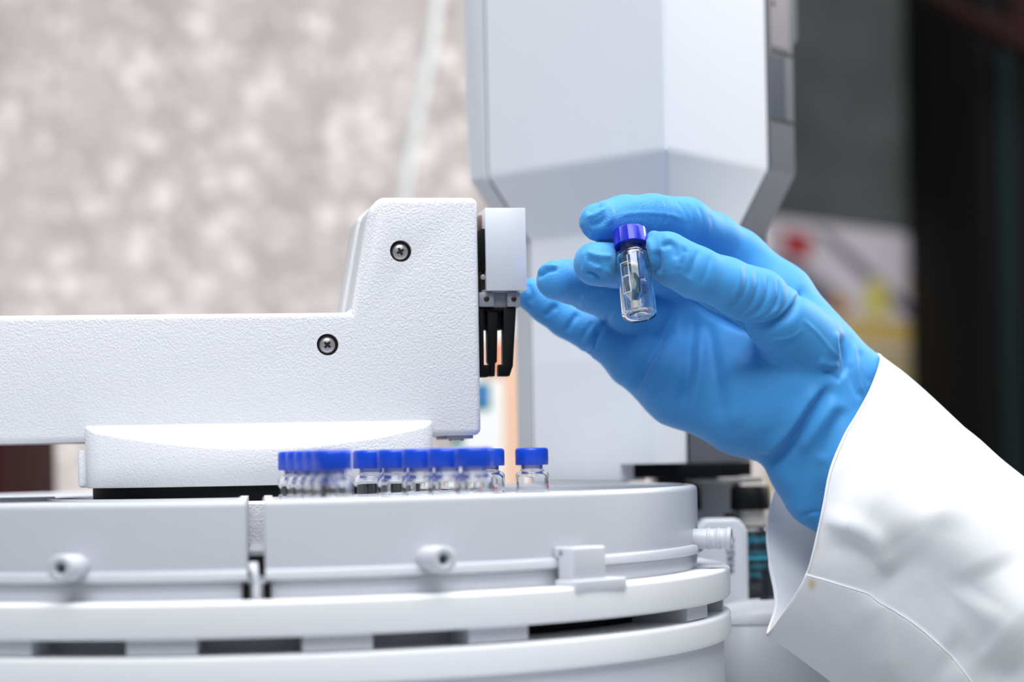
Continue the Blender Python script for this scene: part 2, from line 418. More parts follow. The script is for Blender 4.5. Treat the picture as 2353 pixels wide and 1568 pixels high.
M_CUPB = mat('black_cupboard', (6, 6, 7), 0.8, spec=0.1)
M_TEALD = mat('dark_teal_edge', (10, 26, 28), 0.8, spec=0.1)
YC = 2150.0
r = root('cupboard', (P(2400, 900, YC)[0], YC, ZF), 'tall black cupboard with a dark teal edge at the right side', 'cupboard')
xc0, xt0, xt1 = P(2262, 780, YC)[0], P(2306, 780, YC)[0], P(2332, 780, YC)[0]
MB().box(xc0, xc0 + 420, YC, YC + 400, ZF, 700, 2).build('cabinet_body', M_CUPB, r, edge_split=40)
MB().box(xt0, xt1, YC - 4, YC + 2, ZF + 100, P(2320, 75, YC)[2]).build('edge_strip', M_TEALD, r, smooth=False, label='dark teal edge strip')
M_DKRED = mat('dark_red_brown_wood', (26, 8, 8), 0.8, spec=0.1)
o = poly_board([(2085, -60), (2120, -20), (2360, 118), (2470, 150), (2470, -60), (2300, -60), (2330, 40), (2240, 20), (2150, -60)], 2050, 2085, 'roof_strut', M_DKRED, None)
o.name = 'shelf_bracket'; tag(o, 'dark red-brown slanting shelf bracket in the upper right corner', 'bracket')
# ------------------------------------------------------------------ the round vial sampler
C0 = (-91.4, 780.0)
def cpt(r_, a):                  # point on the tray, angle 0 towards the camera
    return C0[0] + r_ * math.sin(rad(a)), C0[1] - r_ * math.cos(rad(a))
GAP = 6.4
# ---- base: ring, spacers, lower disc, hub
Z0 = -95.0
base = root('tray_base', (C0[0], C0[1], -95), 'white round sampler base with stacked rings under the vial trays', 'sampler base')
def ring(r0, r1, z0, z1, b, c=C0, a0=0, a1=360, n=160, seg=4):
    prof = [(r0, z0)]
    for k in range(seg + 1):
        t = -math.pi / 2 + k / seg * math.pi / 2; prof.append((r1 - b + b * math.cos(t), z0 + b + b * math.sin(t)))
    for k in range(seg + 1):
        t = k / seg * math.pi / 2; prof.append((r1 - b + b * math.cos(t), z1 - b + b * math.sin(t)))
    prof.append((r0, z1))
    return MB().arc(prof, a0, a1, n, c)
ob = ring(120, 168, -49.2, -38.9, 1.1).build('outer_ring', M_PLATE, base, edge_split=40)
# small slots in the ring's top near its right end
cut = MB()
for a, rr in ((86, 163.0), (78.5, 163.2)):
    p = cpt(rr, a)
    cut.box(-3.2, 3.2, -1.7, 1.7, -41.5, -37.5, M=Matrix.Translation((p[0], p[1], 0)) @ Matrix.Rotation(rad(a + (0 if a > 82 else -14)), 4, 'Z'))
boolean_cut(ob, cut)
ring(100, 156.6, -38.9, -33.9, 0.2).build('step_ring', mat('light_grey_step', (196, 199, 206), 0.3), base, edge_split=40, label='smooth grey step under the trays')
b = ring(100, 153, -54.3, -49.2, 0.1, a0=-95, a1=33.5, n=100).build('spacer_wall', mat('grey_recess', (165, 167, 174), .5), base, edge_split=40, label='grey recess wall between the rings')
ring(100, 146, -54.3, -49.2, 0.1, a0=34, a1=200, n=100).build('spacer_wall', M_BLACK, base, edge_split=40, label='black wall standing in for the dark opening at the right')  # black colour stands for the shade inside an open gap
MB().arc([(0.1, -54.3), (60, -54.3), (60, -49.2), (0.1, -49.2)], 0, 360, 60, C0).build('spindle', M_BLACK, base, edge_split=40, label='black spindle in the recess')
for a in (-37, -20, -3, 14.3, 31.6, 66.3, 84):
    MB().arc([(145, -54.2), (164.5, -54.2), (165.5, -53.7), (165.5, -49.2), (145, -49.2)], a - 3.5, a + 3.5, 12, C0).build('spacer_pad', M_TRAY, base, edge_split=40)
ring(20, 168, -63.2, -54.2, 1.4).build('lower_disc', M_PLATE, base, edge_split=40)
ring(20, 165.5, -95, -63.2, 0.5).build('base_drum', M_TRAY, base, edge_split=40)
MB().arc([(0.1, -54.2), (69, -54.2), (69, -13.2), (68.2, -12.3), (0.1, -12.3)], 0, 360, 90, C0).build('hub', M_ARM, base, edge_split=40)
ga = GAP

MB().box(-2.4, 2.4, -120, -66, -28, -26.3, .15, 2, M=Matrix.Translation((C0[0], C0[1], 0)) @ Matrix.Rotation(rad(ga), 4, 'Z')).build('gap_ledge', M_TRAY, base, edge_split=30)
# white latch tongue hanging in the gap with its black clips
Mg = Matrix.Translation((C0[0], C0[1], 0)) @ Matrix.Rotation(rad(ga), 4, 'Z')
t = MB(); loops = []
for z, w, y, d in ((-28.2, 1.3, -156, 1.0), (-29.5, 1.5, -157.4, 1.4), (-31.5, 1.2, -158.8, 1.6), (-33.4, 0.75, -159.6, 0.7), (-35.5, 1.0, -160.0, 1.2), (-37.2, 1.1, -160.0, 1.3), (-38.4, .9, -159.9, 1.1), (-38.88, 0.5, -159.8, 0.6)):
    off = -0.9 if z > -30 else (-0.5 if z > -32 else -0.1)
    loops.append([(off + w * math.cos(q), y + d * math.sin(q), z) for q in [2 * math.pi * k / 20 for k in range(20)]])
t.loft(loops, M=Mg).build('latch_tongue', M_TRAY, base)
for s in (-1, 1):
    MB().box(s * 3.0 - 1.15, s * 3.0 + 1.15, -159.2, -155, -38.9, -34.3, 0.2, 2, M=Mg).build('latch_clip', M_BLACK, base, edge_split=40, label='black clip beside the latch tongue')
# clip bracket over the lip on the right
a = 43.6
Mc = Matrix.Translation((C0[0], C0[1], 0)) @ Matrix.Rotation(rad(a), 4, 'Z')
cb = MB()
cb.box(-7.2, 7.2, -166.0, -159.1, -38.9, -27.0, 0.9, 3, M=Mc)
cb.box(-7.2, 7.2, -162.0, -157.6, -30.3, -27.0, 0.5, 3, M=Mc)
cb.box(-8.6, 13.8, -168.3, -159.2, -40.6, -36.9, 0.6, 3, M=Mc)
cb.build('clip_bracket', M_TRAY, base, edge_split=50)

# ---- four quarter trays
def quarter(k, label):
    a0, a1 = GAP + 90 * k, GAP + 90 * (k + 1)
    p = cpt(112, (a0 + a1) / 2)
    q = root('vial_tray', (p[0], p[1], -33.6), label, 'vial tray', 'white quarter trays of the round sampler')
    prof = [(157, -12.2), (156.88, -11.5), (156.5, -10.8), (155.9, -10.42), (155.2, -10.3), (154.4, -10.3), (154, -10.7), (154, -28.3), (74, -28.3), (74, -10.9),
            (72, -10.9), (72, -31), (155, -31), (155, -33.6), (158.3, -33.6), (158.8, -33.2), (158.8, -31.1), (158.4, -30.6), (157, -30.4)]
    w = MB().arc(prof, a0, a1, 60, C0, gap=2.55)
    for sg in (0, 1):
        w.slab([(72, -31), (156.9, -31), (156.9, -12.0), (156.4, -10.9), (155.2, -10.32), (72, -10.32)], (a0, a1)[sg], (1, -1)[sg], 2.55, 5.0, C0)
    w.build('tray_wall', M_TRAY, q, edge_split=40)
    pl = MB().arc([(74.2, -13.4), (153.8, -13.4), (153.8, -11.9), (74.2, -11.9)], a0, a1, 60, C0, gap=5.1).build('rack_plate', M_TRAYTOP, q, edge_split=40, label='grey rack plate')
    for f in (0.205, 0.79):
        barb(a0 + 90 * f, q)
    return q, pl
def barb(a, q):
    M = Matrix.Translation((C0[0], C0[1], -28.6)) @ Matrix.Rotation(rad(a), 4, 'Z') @ Matrix.Translation((0, -156.2, 0)) @ Matrix.Rotation(rad(90), 4, 'X')
    prof = [(0, -1), (3.5, -1), (3.5, 5.3)]
    for c in (6.0, 9.4):
        prof += [(3.5, c - .55), (3.75, c - .35), (3.88, c), (3.75, c + .35), (3.5, c + .55)]
    prof += [(3.5, 11.9), (3.8, 12.2), (3.95, 12.7), (3.9, 13.4), (3.5, 13.8), (1.9, 13.8), (1.65, 13.5), (1.65, 5), (0, 5)]
    o = MB().lathe(prof, 40, M).build('hose_barb', M_TRAY, q, edge_split=60)
    MB().lathe([(0, 5.1), (1.62, 5.1), (1.62, 5.6), (0, 5.6)], 24, M).build('bore', M_BLACK, o, smooth=False, label='dark bore')
trays = []
for k, lb in ((0, 'white quarter tray holding the rows of blue-capped vials, right of the gap'),
              (-1, 'white quarter tray left of the narrow gap, without vials'),
              (1, 'rear quarter tray behind the vials, mostly hidden by the nearer trays'),
              (2, 'rear quarter tray behind the arm pedestal on the left')):
    trays.append(quarter(k, lb))

# ---- vial positions on the tray: two spokes of five and two single ones at the back
spots = []
ord_ = ('nearest the camera', 'second from the camera', 'third from the camera', 'fourth from the camera', 'farthest from the camera')
for i, rr in enumerate((148, 132, 116, 100, 84)): spots.append((rr, 15.2, 'blue-capped vial in the left row of five, %s' % ord_[i]))
for i, rr in enumerate((148, 132, 116, 100, 84)): spots.append((rr, 32.7, 'blue-capped vial in the middle row of five, %s' % ord_[i]))
spots.append((86.7, 73.2, 'blue-capped vial with a red mark partly hidden behind the middle row'))
spots.append((99.8, 80.2, 'blue-capped vial standing alone at the right end of the tray'))
holes = MB(); pos = [cpt(s[0], s[1]) for s in spots]
for p in pos: holes.lathe([(0, -16), (6.5, -16), (6.5, -9), (0, -9)], 28, Matrix.Translation((p[0], p[1], 0)))
for a in (24.0, 42.5, 55, 67.5, 88):
    for rr in (84, 100, 116, 132, 148):
        p = cpt(rr, a)
        if all(math.hypot(p[0] - q[0], p[1] - q[1]) > 13.6 for q in pos):
            pos.append(p); holes.lathe([(0, -16), (6.3, -16), (6.3, -9), (0, -9)], 24, Matrix.Translation((p[0], p[1], 0)))
boolean_cut(trays[0][1], holes)

def glass_profile():
    out = [(0, 0), (5.0, 0), (5.6, .25), (5.85, .9), (5.85, 22.0), (5.75, 22.8), (5.4, 23.5), (4.9, 23.95), (4.3, 24.2), (3.9, 24.4), (3.8, 24.8), (3.8, 30.6)]
    inn = [(2.9, 30.6), (2.9, 24.0), (3.6, 23.35), (4.4, 22.9), (4.85, 22.2), (4.95, 21.5), (4.95, 1.7), (4.5, 1.1), (3.0, 1.3), (0, 1.7)]
    return out + inn
def cap_mesh(ribs, n=96):
    """screw cap: side with fine grip ribs, hole in the top with a septum"""
    b = MB(); v = []
    prof = [(4.0, 26.0), (5.6, 26.0), (5.8, 26.25), (5.8, 31.0), (5.7, 31.5), (5.35, 31.85), (4.9, 32.0), (3.2, 32.0), (3.0, 31.7), (3.0, 30.8), (0, 30.8)]
    loops = []
    for r_, z in prof[:-1]:
        L = []
        for k in range(n):
            a = 2 * math.pi * k / n
            rr = r_
            if ribs and 26.2 < z < 31.3 and r_ > 5.7 and math.sin(a * 6 + 1.0) > -0.1: rr -= 0.2 * (k % 2)
            L.append((rr * math.cos(a), rr * math.sin(a), z))
        loops.append(L)
    b.loft(loops, cap=False)
    m = len(loops)
    top = [(m - 1) * n + k for k in range(n)]; b.f.append(tuple(top))
    bot = list(range(n)); 
    # underside ring closes up inside
    b.f.append(tuple(bot[::-1]))
    return b
def make_vial():
    r_ = root('sample_vial', (0, 0, 0), 'blue-capped vial', 'vial', 'blue-capped vials on the tray')
    MB().lathe(glass_profile(), 48).build('glass_body', M_GLASS, r_, local=True, edge_split=70)
    cap_mesh(False, 48).build('cap', M_CAP, r_, local=True, edge_split=40)
    return r_
proto = make_vial(); kids = list(proto.children)
for i, (rr, a, lb) in enumerate(spots):
    if i == 0: o = proto
    else:
        o = proto.copy(); COL.objects.link(o)
        for ch in kids:
            c = ch.copy(); COL.objects.link(c); c.parent = o
    p = cpt(rr, a)
    o.location = W((p[0], p[1], -28.25)); o['label'] = lb
    o.rotation_euler = (0, 0, rad(37 * i))
    if i >= 10:                  # red print near the rim
        o.rotation_euler = (0, 0, 0)
        b = MB()
        for k, (aa, z0, z1) in enumerate(((0, 17.6, 19.0), (8, 18.6, 19.1), (16, 17.4, 19.0), (24, 17.9, 18.5)) if i == 10 else ((62, 17.8, 19.8), (70, 17.4, 18.8))):
            aa0 = rad(-90 + aa); L = [(5.93 * math.cos(aa0 + d), 5.93 * math.sin(aa0 + d)) for d in (0, 0.05, 0.1)]
            vv = [(x, y, z) for z in (z0, z1) for x, y in L]; b.add(vv, [(0, 1, 4, 3), (1, 2, 5, 4)])
        b.build('printed_mark', M_RED, o, local=True, label='red printed mark')

# ------------------------------------------------------------------ transfer arm on its pedestal
AA = rad(9)
UX, NX = Vector((math.cos(AA), math.sin(AA))), Vector((-math.sin(AA), math.cos(AA)))
MA = Matrix.Translation((C0[0], C0[1], 0)) @ Matrix.Rotation(AA, 4, 'Z')
def apt(u, v, q=-35.0):          # pixel -> (s along the arm, height) on the plane q in front of the turning axis
    a, z = ray(u, v); Cv = Vector(C0)
    t = (q + Cv.dot(NX)) / Vector((a, 1)).dot(NX)
    d = Vector((t * a, t)) - Cv
    return d.dot(UX), z * t
arm = root('transfer_arm', (C0[0], C0[1], -12), 'white textured vial transfer arm with a gripper, turning above the tray', 'laboratory robot arm')
MB().arc([(0.1, -12), (58, -12), (58, -7.2), (0.1, -7.2)], 0, 360, 90, C0).build('turning_plate', M_BLACK, arm, edge_split=40, label='black turning plate under the pedestal')
# pedestal: curved front, slanting top
n = 48; plan = []
for k in range(n + 1):
    s = -59 + 118 * k / n
    f = -40 - 20 * (1 - (s / 59) ** 2)
    plan.append([s, f])
plan[0][1] += 3; plan[-1][1] += 3
plan = [[-59.3, -20]] + plan + [[59.3, -20], [59.3, 30], [-59.3, 30]]
def ztop(q): return 14.6 + (q + 35) * 0.36 if q < -35 else 14.6
L = []
for kind in ('bot0', 'bot', 'mid', 'top0', 'top1', 'top'):
    lp = []
    for s, q in plan:
        zt = ztop(q)
        ins = {'bot0': .5, 'bot': 0, 'mid': 0, 'top0': 0, 'top1': .25, 'top': .9}[kind]
        z = {'bot0': -7.2, 'bot': -6.7, 'mid': 0, 'top0': zt - 1.0, 'top1': zt - .3, 'top': zt}[kind]
        k = 1 - ins / 60
        lp.append((s * k, q * k, z))
    L.append(lp)
MB().loft(L, M=MA).build('pedestal', M_ARM, arm, edge_split=55)
MB().box(-61.7, -56, -34, 25, -7.0, 6.0, 1.2, 3, M=MA).build('pedestal_flange', M_ARM, arm, edge_split=50)
# arm housing
poly = [apt(-170, 726.5), apt(806, 718), apt(845, 482), apt(873, 453), apt(1097, 453.5), apt(1106.5, 1000), apt(-170, 1023)]
MB_arm = MB().prism(poly, -35, -6, 2.3, 4, MA)
sh = [list(p) for p in poly]
for i in (1, 2): sh[i][0] -= 1.1
sh[3][0] -= .5
hous = MB_arm.build('arm_housing', M_ARM, arm, edge_split=50)
MB().prism([tuple(p) for p in sh], -5.8, 22, 1.0, 3, MA).build('rear_housing', M_ARM, arm, edge_split=50)
cut = MB(); sc = [apt(921, 577), apt(753, 792)]
for s, z in sc: cut.lathe([(0, -4), (3.75, -4), (3.75, 6), (0, 6)], 48, MA @ Matrix.Translation((s, -35, z)) @ Matrix.Rotation(rad(90), 4, 'X'))
boolean_cut(hous, cut)
for i, (s, z) in enumerate(sc):
    M = MA @ Matrix.Translation((s, -35, z)) @ Matrix.Rotation(rad(90), 4, 'X')
    o = MB().lathe([(0, -3.9), (3.6, -3.9), (3.6, -3.3), (2.8, -3.2), (2.8, -2.3), (2.65, -1.9), (2.3, -1.65), (0, -1.4)], 48, M).build('screw', M_STEEL, arm, edge_split=40)
    cr = MB(); Mr = M @ Matrix.Rotation(rad(28 + 20 * i), 4, 'Z')
    for w, h in ((1.35, .42), (.42, 1.35)): cr.box(-w, w, -h, h, -2.6, -1.36, .12, 2, M=Mr)
    cr.lathe([(0, -2), (.75, -2), (.75, -1.34), (0, -1.34)], 16, Mr)
    MB().lathe([(2.9, -3.4), (3.72, -3.4), (3.72, -2.9), (2.9, -2.9)], 48, M).build('recess_ring', M_DARKSTEEL, o, edge_split=40, label='dark ring for the shade in the screw recess')  # shade on the recess floor, put in as a dark ring
    cr.build('cross_recess', M_DARKSTEEL, o, edge_split=40, label='dark cross recess')
s0, s1 = apt(1030, 1000)[0], apt(1092, 1000)[0]
MB().box(s0, s1, -30, 0, poly[5][1] - 1.1, poly[5][1] + .3, .2, 2, M=MA).build('foot_plate', M_ALU2, arm, edge_split=40)
MB().box(s0 + 2, s0 + 6.5, -28, -20, poly[5][1] - 1.9, poly[5][1] - 1.0, .2, 2, M=MA).build('foot_stud', M_STEEL, arm, edge_split=40)

# gripper
QG = -33.0
def gb(u0, u1, v0, v1, q0, q1, bev=.15, m=None, name='x', parent=None, label=None, seg=2):
    a = apt(u0, (v0 + v1) / 2, QG); c = apt(u1, (v0 + v1) / 2, QG)
    zt = apt((u0 + u1) / 2, v0, QG)[1]; zb = apt((u0 + u1) / 2, v1, QG)[1]
    return MB().box(a[0], c[0], q0, q1, zb, zt, bev, seg, M=MA).build(name, m, parent, edge_split=40, label=label)
g = gb(1116, 1209, 478, 668, QG, QG + 19, .25, M_ALU, 'gripper_block', arm)
gb(1107, 1116.3, 525, 622, QG + 1.2, QG + 19, .1, M_BLACK, 'motor', g)
gb(1108, 1116.3, 488, 525, QG + 8, QG + 19, .1, mat('copper_tinted_bracket', (150, 118, 108), .35, metal=.7), 'bracket_top', g)
gb(1108, 1116.3, 622, 668, QG + 3, QG + 19, .1, M_DARKSTEEL, 'bracket_bottom', g)
MB().lathe([(0, 0), (.9, 0), (.9, 1.2), (0, 1.4)], 16, MA @ Matrix.Translation((apt(1112, 636, QG)[0], QG + 3, apt(1112, 636, QG)[1])) @ Matrix.Rotation(rad(90), 4, 'X')).build('bracket_screw', M_STEEL, g, edge_split=40)
gb(1110, 1190, 664, 672, QG + 3, QG + 14, .1, M_ALU2, 'neck_plate', g)
bar = gb(1102, 1198, 671, 705, QG + 4.2, QG + 14, .2, M_ALU2, 'jaw_carrier', g)
for u0, u1, pu in ((1103, 1137, 1120), (1168, 1198, 1183)):
    k = gb(u0, u1, 671, 704, QG + 2.2, QG + 5, .2, M_ALU2, 'jaw_mount', bar)
    s, z = apt(pu, 686, QG)
    MB().lathe([(0, 0), (.95, 0), (.95, .3), (.7, .45), (0, .45)], 20, MA @ Matrix.Translation((s, QG + 2.2, z)) @ Matrix.Rotation(rad(90), 4, 'X')).build('pin', M_DARKSTEEL, k, edge_split=40)
def jaw(pts, q0, q1, name='gripper_jaw'):
    pl = [apt(u, v, QG) for u, v in pts]
    return MB().prism(pl, q0, q1, .15, 2, MA).build(name, M_BLACK, g, edge_split=40)
jaw([(1102, 705), (1189, 705), (1189, 713), (1102, 713)], QG + 3.5, QG + 12, 'jaw_plate')
jaw([(1101, 705), (1114, 705), (1115, 838), (1127.5, 838), (1127.5, 862), (1124, 866), (1105, 866)], QG + 3, QG + 9)
jaw([(1124, 705), (1148, 705), (1146, 831), (1142, 834), (1141, 864), (1130, 864), (1129, 834), (1126, 831)], QG + 4, QG + 10)
jaw([(1160, 705), (1189, 705), (1182, 840), (1174, 864), (1150.5, 864), (1150.5, 837), (1161, 837)], QG + 3, QG + 9)
gb(1112, 1162, 708, 755, QG + 10, QG + 14, .1, M_DARKGREY, 'jaw_backplate', g)
# ------------------------------------------------------------------ injector tower behind the tray
tw = root('injector_tower', (80, 930, -95), 'tall pale grey injector tower with a tapered front behind the gloved hand', 'injector tower')
def level(z, A, B, C): return z, Vector((*A, z)), Vector((*B, z)), Vector((*C, z))
lv = [level(262, (-7.5, 912), (62, 840), (108.5, 904)), level(118.4, (-7.5, 912), (62, 840), (108.5, 904)),
      level(91, (9.3, 910), (62.5, 858), (92.9, 880)), level(62, (9.3, 910), (62.5, 858), (92.0, 881)), level(40, (9.3, 910), (57.6, 858), (71.1, 886)),
      level(-3, (9.3, 910), (57.6, 858), (71.1, 886))]
def rounded_corner(A, B, C, r_, n=6):
    d0 = (A - B).normalized(); d1 = (C - B).normalized()
    p0, p1 = B + d0 * r_, B + d1 * r_
    return [(1 - t) ** 2 * p0 + 2 * t * (1 - t) * B + t * t * p1 for t in [k / n for k in range(n + 1)]]
def cover_loop(A, B, C):
    back = Vector((6, 30, 0))
    c1 = A + (C - A) * 0.12 + back; c2 = C + (A - C) * 0.12 + back
    return [A] + rounded_corner(A, B, C, 1.6) + [C, c2, c1]
loops = []
for i, (z, A, B, C) in enumerate(lv): loops.append(cover_loop(A, B, C))
# small roundings where the taper starts and ends
def blend(l0, l1, t): return [a.lerp(b, t) for a, b in zip(l0, l1)]
fine = []
for i, l in enumerate(loops):
    if i in (0, len(loops) - 1): fine.append(l); continue
    fine += [blend(l, loops[i - 1], .015 if i == 1 else .06), l, blend(l, loops[i + 1], .06)]
MB().loft(fine).build('front_cover', M_TOWER, tw, edge_split=24)
# seam and rear shell
Ls = [(262, (-8.3, 912.8), (109.2, 904.8), (-17.4, 922.4), (122.4, 922.8)), (118.4, (-8.3, 912.8), (109.2, 904.8), (-15.6, 922.0), (122.4, 922.8)),
      (91, (8.6, 911.2), (93.6, 881), (2.6, 930), (106.8, 900)), (62, (8.6, 911.2), (92.7, 882), (2.6, 930), (106.5, 901)),
      (40, (8.6, 911.2), (71.8, 887), (2.6, 930), (101.5, 921)), (-3, (8.6, 911.2), (71.8, 887), (2.6, 930), (101.5, 921))]
sl, rl, rr_, seam = [], [], [], []
for z, a, c, l, r_ in Ls:
    a3, c3, l3, r3 = (Vector((*p, z)) for p in (a, c, l, r_))
    m0 = Vector((a3.x + 18, a3.y + 20, z)); m1 = Vector((c3.x - 14, c3.y + 24, z))
    da = (l3 - a3).normalized(); dc = (r3 - c3).normalized()
    seam.append([a3 + Vector((.9, .5, 0)), c3 + Vector((-.9, .4, 0)), c3 + dc * 1.2 + Vector((-.9, .9, 0)), m1, m0, a3 + da * 1.1 + Vector((.8, .9, 0))])
    b0 = Vector((l3.x + 22, max(l3.y, r3.y) + 55, z)); b1 = Vector((r3.x - 22, max(l3.y, r3.y) + 55, z))
    mid0 = Vector(((l3.x + r3.x) / 2, a3.y + 26, z)); mid1 = Vector(((l3.x + r3.x) / 2, b0.y, z))
    rl.append([a3 + da * 1.1, mid0, mid1, b0, l3]); rr_.append([c3 + dc * 1.1, r3, b1, mid1 + Vector((.1, 0, 0)), mid0 + Vector((.1, 0, 0))])
MB().loft(seam).build('seam', M_SEAM, tw, smooth=False, label='dark seam between cover and rear shell')
MB().loft(rl).build('rear_shell', M_SHELL_L, tw, smooth=False)
MB().loft(rr_).build('side_panel', M_SHELL, tw, smooth=False, label='mid grey side panel')
# door inset and lines on the side panel
cR, rR = Vector((109.2, 904.8, 0)), Vector((122.4, 922.8, 0)); dn = (rR - cR).normalized(); nn = Vector((dn.y, -dn.x, 0))
def side_box(f0, f1, z0, z1, out, m, name, label=None, inn=.6):
    L_ = (rR - cR).length; a = cR + dn * L_ * f0; b = cR + dn * L_ * f1
    lo = [a - nn * inn, b - nn * inn, b + nn * out, a + nn * out]
    return MB().loft([[Vector((p.x, p.y, z)) for p in lo] for z in (z0, z1)]).build(name, m, tw, smooth=False, label=label)
def zs(v, Y=915.): return (CV - (v + 12)) * Y / FPX
side_box(.16, 1.0, zs(127), zs(119), .12, M_SEAM, 'panel_line', 'dark line across the side panel')
side_box(.10, 1.02, zs(283), zs(275), .12, M_SEAM, 'panel_line', 'dark line across the side panel')
side_box(.10, .60, zs(272), zs(132), .1, mat('blue_grey_window', (66, 71, 82), .3), 'side_window', 'blue-grey window in the side panel')
side_box(.60, .66, zs(274), zs(129), .2, M_DARKGREY, 'panel_line', 'dark upright line beside the window')
side_box(.14, .82, zs(112), zs(-300), .25, mat('pinkish_grey_panel', (122, 115, 119), .4), 'upper_panel', 'pinkish grey upper panel')
p = cR + dn * 6.2
MB().lathe([(0, 0), (1.1, 0), (1.1, .6), (0, .7)], 20, Matrix.Translation((p.x, p.y, zs(12))) @ nn.to_track_quat('Z', 'Y').to_matrix().to_4x4()).build('panel_screw', M_DARKGREY, tw, edge_split=40)
pa = Vector((123.0, 924.5, 0))
MB().loft([[Vector((pa.x + a, pa.y + b, z)) for a, b in ((-2, -1), (1.8, 3.2), (-1, 12), (-7, 8))] for z in (zs(100), zs(82), 262)] if False else
          [[Vector((pa.x - 2, pa.y - 1, z0)), Vector((pa.x + w, pa.y + 3.2, z0)), Vector((pa.x - 1, pa.y + 12, z0)), Vector((pa.x - 7, pa.y + 8, z0))] for z0, w in ((zs(104), -1.5), (zs(80), 2.2), (262, 2.2))]).build('rear_door_edge', M_SHELL, tw, smooth=False)
# black foot, light column and mounting post
def pbox(u0, u1, v0, v1, Y, d, bev, m, name, parent, label=None, edge=40):
    a = P((u0 + u1) / 2, v0, Y)[2]; b = P((u0 + u1) / 2, v1, Y)[2]
    x0_ = P(u0, (v0 + v1) / 2, Y)[0]; x1_ = P(u1, (v0 + v1) / 2, Y)[0]
    return MB().box(x0_, x1_, Y, Y + d, b, a, bev, 3).build(name, m, parent, edge_split=edge, label=label)
MB().box(46, 84, 880, 933, -8.8, -3.1, .6).build('foot', M_BLACK, tw, edge_split=40, label='black foot under the tower')
MB().box(78, 99, 900, 930, -8.8, -3.1, .6).build('foot', M_BLACK, tw, edge_split=40, label='black foot under the side panel')
MB().prism([(9.3, 910), (43.5, 873.2), (54, 886), (20, 926)], 0, 6.9, 0, 1, Matrix(((1, 0, 0, 0), (0, 0, 1, 0), (0, 1, 0, -9.9), (0, 0, 0, 1)))).build('cover_skirt', M_TOWER, tw, smooth=False)
MB().box(8, 50, 937, 968, -95, -3.0, .6).build('lower_column', M_TOWER, tw, edge_split=40)
MB().box(62, 98, 934, 975, -95, -3.0, .6).build('mounting_post', M_DARKGREY, tw, edge_split=40, label='dark mounting post')

# solvent rack with its bottles, right of the tray
M_RACK = mat('grey_rack_panel', (214, 218, 225), .4)
rk = root('bottle_rack', (96, 905, -95), 'grey bottle rack between the round tray and the lab coat sleeve', 'bottle rack')
pbox(1586, 1752, 1098, 1111, 886, 26, .3, mat('grey_metal_plate', (150, 148, 146), .35, metal=.4), 'top_plate', rk)
pbox(1600, 1684, 1106, 1200, 902, 10, .3, M_RACK, 'back_panel', rk)
xa, xb = P(1598, 1280, 862)[0], P(1712, 1280, 862)[0]; za, zb = P(1650, 1193, 862)[2], -95
MB().prism([(xa, zb), (xb, zb), (xb, za - 4.5), (xb - 3.2, za), (xa + 3.5, za), (xa, za - 4)], 852, 872, .8, 3).build('holder', M_RACK, rk, edge_split=45)
MB().box(xa, xa + 60, 872.5, 905, -95, -68.3, .5).build('rack_base', M_RACK, rk, edge_split=40)
pbox(1668, 1688, 1180, 1194, 874, 8, .3, M_BLACK, 'slot', rk, 'black slot')
pbox(1724, 1772, 1168, 1200, 893, 14, .3, mat('cream_plastic', (205, 200, 190), .5), 'bottle_seat', rk)
def text_mesh(body, size, mat_, name, parent, M, extrude=0.0, align='CENTER', bend=None, label=None):
    cu = bpy.data.curves.new(name, 'FONT'); cu.body = body; cu.size = size; cu.align_x = align; cu.align_y = 'CENTER'; cu.extrude = extrude
    cu.resolution_u = 3
    to = bpy.data.objects.new(name, cu); COL.objects.link(to)
    bpy.context.view_layer.update()
    me = bpy.data.meshes.new_from_object(to.evaluated_get(bpy.context.evaluated_depsgraph_get()))
    vs = [v.co.copy() for v in me.vertices]; fs = [list(p.vertices) for p in me.polygons]
    bpy.data.objects.remove(to); bpy.data.curves.remove(cu); bpy.data.meshes.remove(me)
    if bend: vs = [bend(v) for v in vs]
    local = M is None
    if M is not None: vs = [M @ v for v in vs]
    return link(name, vs, fs, mat_, parent, smooth=False, local=local, label=label)
Mtxt = Matrix.Translation((P(1680, 1290, 851.7)[0], 851.75, P(1680, 1278, 851.7)[2])) @ Matrix.Rotation(rad(90), 4, 'X') @ Matrix.Rotation(rad(90), 4, 'Z')
text_mesh('WASTE', 4.4, M_BLACKINK, 'lettering', rk, Mtxt, .05, label='black vertical WASTE lettering')
M_BOTTLE = mat('dark_bottle_glass', (22, 30, 38), .12, spec=.6)
M_CLEARNECK = mat('bottle_neck_glass', (176, 172, 168), .15, spec=.6)
